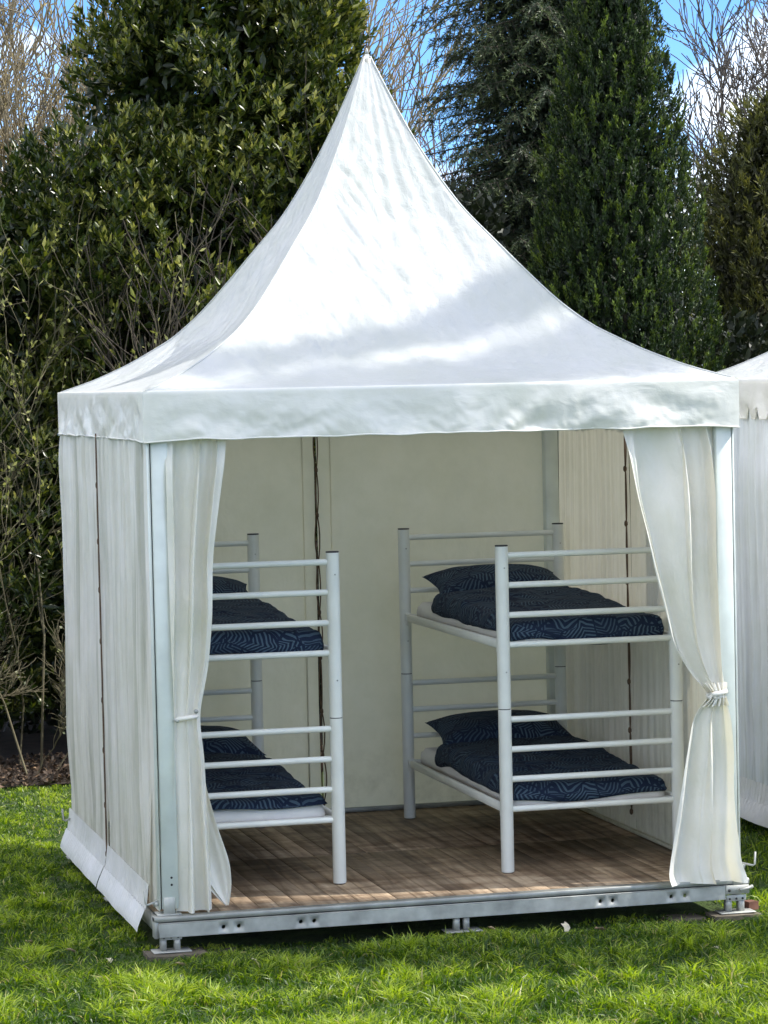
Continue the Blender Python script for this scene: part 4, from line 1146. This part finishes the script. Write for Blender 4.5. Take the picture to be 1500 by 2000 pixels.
# dark evergreen mass closing the garden behind everything
def hedge(name, x0, x1, y0, y1, ztop, n, label, seed, m=M_HEDGE, leaf=(0.10, 0.05)):
    g = np.random.default_rng(seed)
    base = ((x0+x1)/2, (y0+y1)/2, GZ)
    root = thing(name, base, label, 'hedge')
    x = g.uniform(x0, x1, n); z = g.random(n)**0.9
    top = ztop + 0.35*nzv(x*0.9, 0*x+seed, 0*x) + 0.15*nzv(x*3.1, 0*x+seed, 0*x)
    z = GZ + z*(top-GZ)
    y = y0 + (y1-y0)*g.random(n)**2.0 + 0.35*nzv(x*1.1, z*1.1, seed+0*x)
    P = np.stack([x, y, z], -1)
    D = np.stack([g.normal(0, 0.6, n), g.normal(-0.4, 0.5, n), g.normal(0.5, 0.6, n)], -1)
    leafmass(P, D, leaf[0]*g.uniform(0.6, 1.4, n), leaf[1]*g.uniform(0.7, 1.2, n), np.clip(g.normal(0.45, 0.2, n), 0, 1), 'foliage', m, root, base)
    segs = []; tips = []; rnd = random.Random(seed)
    for q in range(int((x1-x0)*1.3)):
        grow((rnd.uniform(x0, x1), (y0+y1)/2, GZ), (rnd.uniform(-.2, .2), rnd.uniform(-.1, .1), 1), ztop*0.5, 0.04, 2, segs, tips, rnd, 0.4, 0.6, 5, 2, 0.05, 0.1, 0.004)
    stems_mesh(segs, 'branches', M_BARK, root, base, 4)
hedge('evergreen_hedge', -3.0, 4.6, 9.3, 11.0, 4.1, 75000, 'dark evergreen hedge behind the laurel and the left side of the tent', 31)
hedge('evergreen_hedge', 3.2, 12.0, 12.8, 15.0, 4.5, 60000, 'dark evergreen hedge behind the spruce and the cypress', 32)
hedge('evergreen_shrub', 5.9, 9.2, 7.6, 9.4, 2.95, 26000, 'dark low evergreen shrub between the cypress and the second tent roof', 33)

hedge('added_hedge', -5.6, -4.2, -0.2, 7.0, 1.8, 36000, 'unseen evergreen hedge added left of the lawn, outside the picture, to darken the grass', 35)  # unseen hedge, added to cut the sky light on the left lawn

# ================================================================== bare trees
grow_bush('bare_willow', (1.2, 15.5, GZ), 'bare willow with yellowish twigs against the sky in the upper left corner', 26, 5.2, 0.16, M_WTWIG, 30000, foliage('willow_bud', [(0, (0.24, 0.19, 0.10)), (1, (0.45, 0.38, 0.17))], 0.6, 0.3), 14, 3, 0.035, (0.02, 0), 0.055, 'tree', None, 0.55, 0.10, 0.0055, 0.42, 2, (1.6, 0.8), 'branches', 'buds', 0.35)
grow_bush('bare_tree', (6.2, 22.0, GZ), 'bare pinkish tree just right of the tent peak', 1, 5.5, 0.10, M_TWIG_R, 0, None, 17, 3, 0.09, (0.02, 0), 0.05, 'tree', 'bare trees beyond the garden', 0.58, 0.10, 0.006, 0.45, 2, (0.2, 0.2), 'branches')
grow_bush('bare_tree', (7.6, 24.0, GZ), 'bare slender tree left of the spruce against the blue sky', 2, 5.6, 0.08, M_TWIG_R, 0, None, 19, 3, 0.08, (-0.02, 0), 0.05, 'tree', 'bare trees beyond the garden', 0.58, 0.10, 0.006, 0.42, 2, (0.4, 0.2), 'branches')
grow_bush('bare_tree', (11.3, 22.0, GZ), 'bare dark branching tree right of the cypress against sky and cloud', 2, 5.2, 0.16, M_TWIG_D, 0, None, 27, 4, 0.10, (0.02, 0), 0.05, 'tree', 'bare trees beyond the garden', 0.62, 0.12, 0.007, 0.55, 2, (0.8, 0.2), 'branches')
grow_bush('bare_tree', (13.6, 25.0, GZ), 'bare branching tree at the far right edge behind the bronze conifer', 2, 5.6, 0.16, M_TWIG_D, 0, None, 29, 4, 0.10, (0.0, 0), 0.05, 'tree', 'bare trees beyond the garden', 0.62, 0.12, 0.007, 0.55, 2, (0.8, 0.2), 'branches')

# the tree outside the frame, towards the sun, whose shade lies across the tent front
def shade_prof(h):
    return 0.52*math.sin(PI*min(1, 0.1+0.9*h))**0.6
SHX, SHY = 9.2, -2.15
columnar('garden_conifer', (SHX, SHY, GZ), 'slim conifer standing right of the tents, outside the picture, shading the lawn', 14.2, shade_prof, 6000, M_CYP, 44, 14, 0.16, (0.12, 0.05))
def leaning_tree():
    base = (9.2, 0.55, GZ)
    root = thing('leaning_pine', base, 'leaning pine standing right of the tents, outside the picture, shading the roof', 'tree')
    mb = MB(); mb.tube([base, (9.2, 0.3, 5.0), (9.2, -0.1, 9.4), (9.2, -0.75, 12.0)], [0.2, 0.15, 0.11, 0.06], 8); mb.build('trunk', M_BARK, root, True, org=base)
    g = np.random.default_rng(3)
    for (a, b, r, n) in (((9.2, -0.45, 10.9), (9.25, -1.65, 13.6), 0.10, 1500), ((9.2, -0.25, 9.6), (9.2, -1.55, 12.0), 0.17, 2600), ((9.15, -1.0, 10.4), (9.1, -1.8, 12.9), 0.22, 3200)):
        a = np.array(a); b = np.array(b); t = g.random((n, 1))
        mb = MB(); mb.tube([a, (a+b)/2, b], [0.05, 0.035, 0.015], 6); mb.build('limb', M_BARK, root, True, org=base)
        P = a*(1-t)+b*t+g.normal(size=(n, 3))*r*0.55
        leafmass(P, g.normal(size=(n, 3))+np.array([0, 0, .5]), 0.13, 0.04, g.random(n), 'foliage', M_CYP, root, base)
leaning_tree()

# ================================================================== grass
def lawn_grass():
    g = np.random.default_rng(2)
    zones = [(-1.6, 4.2, -3.3, -0.02, 250000), (-1.6, 0.0, -0.02, 6.5, 90000), (3.0, 5.2, -0.02, 4.0, 34000), (0.0, 3.0, -0.02, 0.12, 2500), (0.0, 1.5, 3.08, 6.5, 26000), (4.6, 8.0, 3.0, 6.4, 9000)]
    P = []
    for x0, x1, y0, y1, n in zones:
        P.append(np.stack([g.uniform(x0, x1, n), g.uniform(y0, y1, n), np.zeros(n)], -1))
    P = np.vstack(P)
    rel = P + np.array([0, 0, GZ]) - np.array([-2.33, -14.0, 2.57])
    w = rel@np.array(Rf); px = 750+5693*(rel@np.array(Rr))/w; py = 1000+5693*(rel@np.array(Rd))/w
    P = P[(px > -160) & (px < 1660) & (py < 2120)]
    nfine = len(P)
    # the rest of the lawn, beyond the frame: fewer and broader blades
    m_ = 170000
    Q = np.stack([g.uniform(-9, 13, m_), g.uniform(-9, 6.5, m_), np.zeros(m_)], -1)
    rel = Q + np.array([0, 0, GZ]) - np.array([-2.33, -14.0, 2.57])
    w = rel@np.array(Rf); px = 750+5693*(rel@np.array(Rr))/w; py = 1000+5693*(rel@np.array(Rd))/w
    ind = ((px > -160) & (px < 1660) & (py < 2120)) | ((Q[:, 0] > 0) & (Q[:, 0] < 3) & (Q[:, 1] > 0) & (Q[:, 1] < 3)) | ((Q[:, 0] > 4.1) & (Q[:, 0] < 7.1) & (Q[:, 1] > 0.5) & (Q[:, 1] < 3.5))
    Q = Q[~ind]
    P = np.vstack([P, Q]); broad = np.arange(len(P)) >= nfine
    n = len(P)
    cl = nzv(P[:, 0]*2.2, P[:, 1]*2.2, 0*P[:, 0]); c2 = nzv(P[:, 0]*7, P[:, 1]*7, 2+0*P[:, 0]); c3 = nzv(P[:, 0]*17, P[:, 1]*17, 5+0*P[:, 0])
    keep = g.random(n) < np.clip(0.62+0.8*c2+0.8*c3, 0.10, 1); P = P[keep]; cl = cl[keep]; c2 = c2[keep]; c3 = c3[keep]; broad = broad[keep]; n = len(P)
    P[:, 2] = GZ-0.024 + 0.010*cl
    az = g.uniform(0, 2*PI, n)+2*c2
    tilt = np.abs(g.normal(0.62, 0.34, n))
    D = np.stack([np.cos(az)*tilt, np.sin(az)*tilt, np.ones(n)], -1)
    Ln = 0.066*np.clip(1+0.9*cl+0.8*c2+0.5*c3+g.normal(0, 0.25, n), 0.35, 2.4)
    near = (P[:, 1] > -0.30) & (P[:, 0] > -0.2) & (P[:, 0] < 3.2)
    Ln = np.where(near, Ln*np.where(P[:, 1] > -0.12, 0.38, 0.62), Ln)
    fg = P[:, 1] < -0.35
    Ln = np.where(fg, Ln*1.22, Ln)
    Wd = 0.0066*g.uniform(0.6, 1.4, n)
    Wd = np.where(broad, Wd*2.3, Wd)
    tint = np.clip(0.47+0.40*cl+0.45*c2+0.2*c3+g.normal(0, 0.18, n), 0, 0.92); tint = np.where(g.random(n) < 0.02, 1.0, tint)
    v, t, ti = blades(P, D, Ln, Wd, tint, 'grass', 0.9)
    tag(fmesh('grass', v, t, mat=M_GRASS, tint=ti), 'short green lawn grass, sunlit in front and shaded beside the tent', 'grass', kind='stuff')
lawn_grass()

def litter():
    g = np.random.default_rng(6); n = 5000
    P = np.stack([g.uniform(-1.6, 3.2, n), 6.3+g.random(n)**1.3*1.6, GZ+0.004+0.02*g.random(n)], -1)
    D = np.stack([g.normal(size=n), g.normal(size=n), g.normal(0.1, 0.35, n)], -1)
    v, t, ti = blades(P, D, 0.055*g.uniform(0.5, 1.4, n), 0.032, g.random(n), 'leaf', 0.1)
    tag(fmesh('leaf_litter', v, t, mat=M_LITTER, tint=ti), 'brown fallen leaves covering the soil below the shrubs', 'leaf litter', kind='stuff')
litter()

# single fallen leaves on the lawn
def dry_leaf(x, y, s, rz, tilt, label, pale=False):
    n = 9; V = [(0, 0, 0)]
    for i in range(n+1):
        a = -PI/2+2*PI*i/n
        rr = 0.5*(1+0.25*math.cos(a*5)+0.1*math.sin(3*a))
        V.append((math.cos(a)*rr*0.7, math.sin(a)*rr, 0.22*abs(math.cos(a))**1.5 + 0.05*math.sin(4*a)))
    T = [(0, i, i+1) for i in range(1, n+1)]
    me = fmesh('fallen_leaf', np.array(V)*s, T, mat=M_DRY if not pale else M_PALE, smooth=False)
    me.location = (x, y, GZ+0.012); me.rotation_euler = (tilt, 0.1, rz)
    sd = me.modifiers.new('thickness', 'SOLIDIFY'); sd.thickness = 0.0012
    tag(me, label, 'leaf', 'fallen leaves on the lawn')
M_PALE = simple('pale_dry_leaf', (0.66, 0.60, 0.44), 0.6, 0, 0.15, 40, 0.3)
for (x, y, s, rz, tl, lb, pl) in [
    (2.01, -0.16, 0.062, 0.3, 1.0, 'pale cream leaf standing upright in the grass before the deck beam', True),
    (1.66, -0.06, 0.045, 1.2, 0.5, 'brown leaf in the grass close to the middle support leg of the deck', False),
    (2.16, -0.26, 0.055, 2.0, 0.3, 'flat tan leaf just right of the pale upright leaf', False),
    (2.53, -0.93, 0.04, 0.7, 0.5, 'small whitish leaf on the lawn at the lower right', True),
    (1.84, -1.04, 0.06, 0.2, 0.35, 'pinkish tan leaf on the shaded lawn below the right half of the deck', False),
    (-0.60, 0.43, 0.05, 2.6, 0.4, 'leftmost brown leaf on the dark lawn beside the tent', False),
    (-0.43, 0.10, 0.062, 1.5, 0.5, 'curled tan leaf on the lawn left of the front deck leg', False),
    (-0.29, -0.18, 0.042, 0.1, 0.4, 'small pale leaf on the lawn below the splayed tent skirt', True),
    (0.37, -0.44, 0.045, 0.9, 0.5, 'pale leaf on the lawn right of the left board pad', True),
    (0.53, -0.68, 0.06, 2.2, 0.4, 'brown leaf in front of the deck at the edge of the sunlit grass', False),
    (0.02, -0.42, 0.06, 1.9, 0.5, 'crumpled cream leaf directly below the left front deck leg', False),
    (-0.36, 1.78, 0.045, 0.4, 0.4, 'lone leaf on the dark lawn left of the skirt flap', True)]:
    dry_leaf(x, y, s, rz, tl, lb, pl)
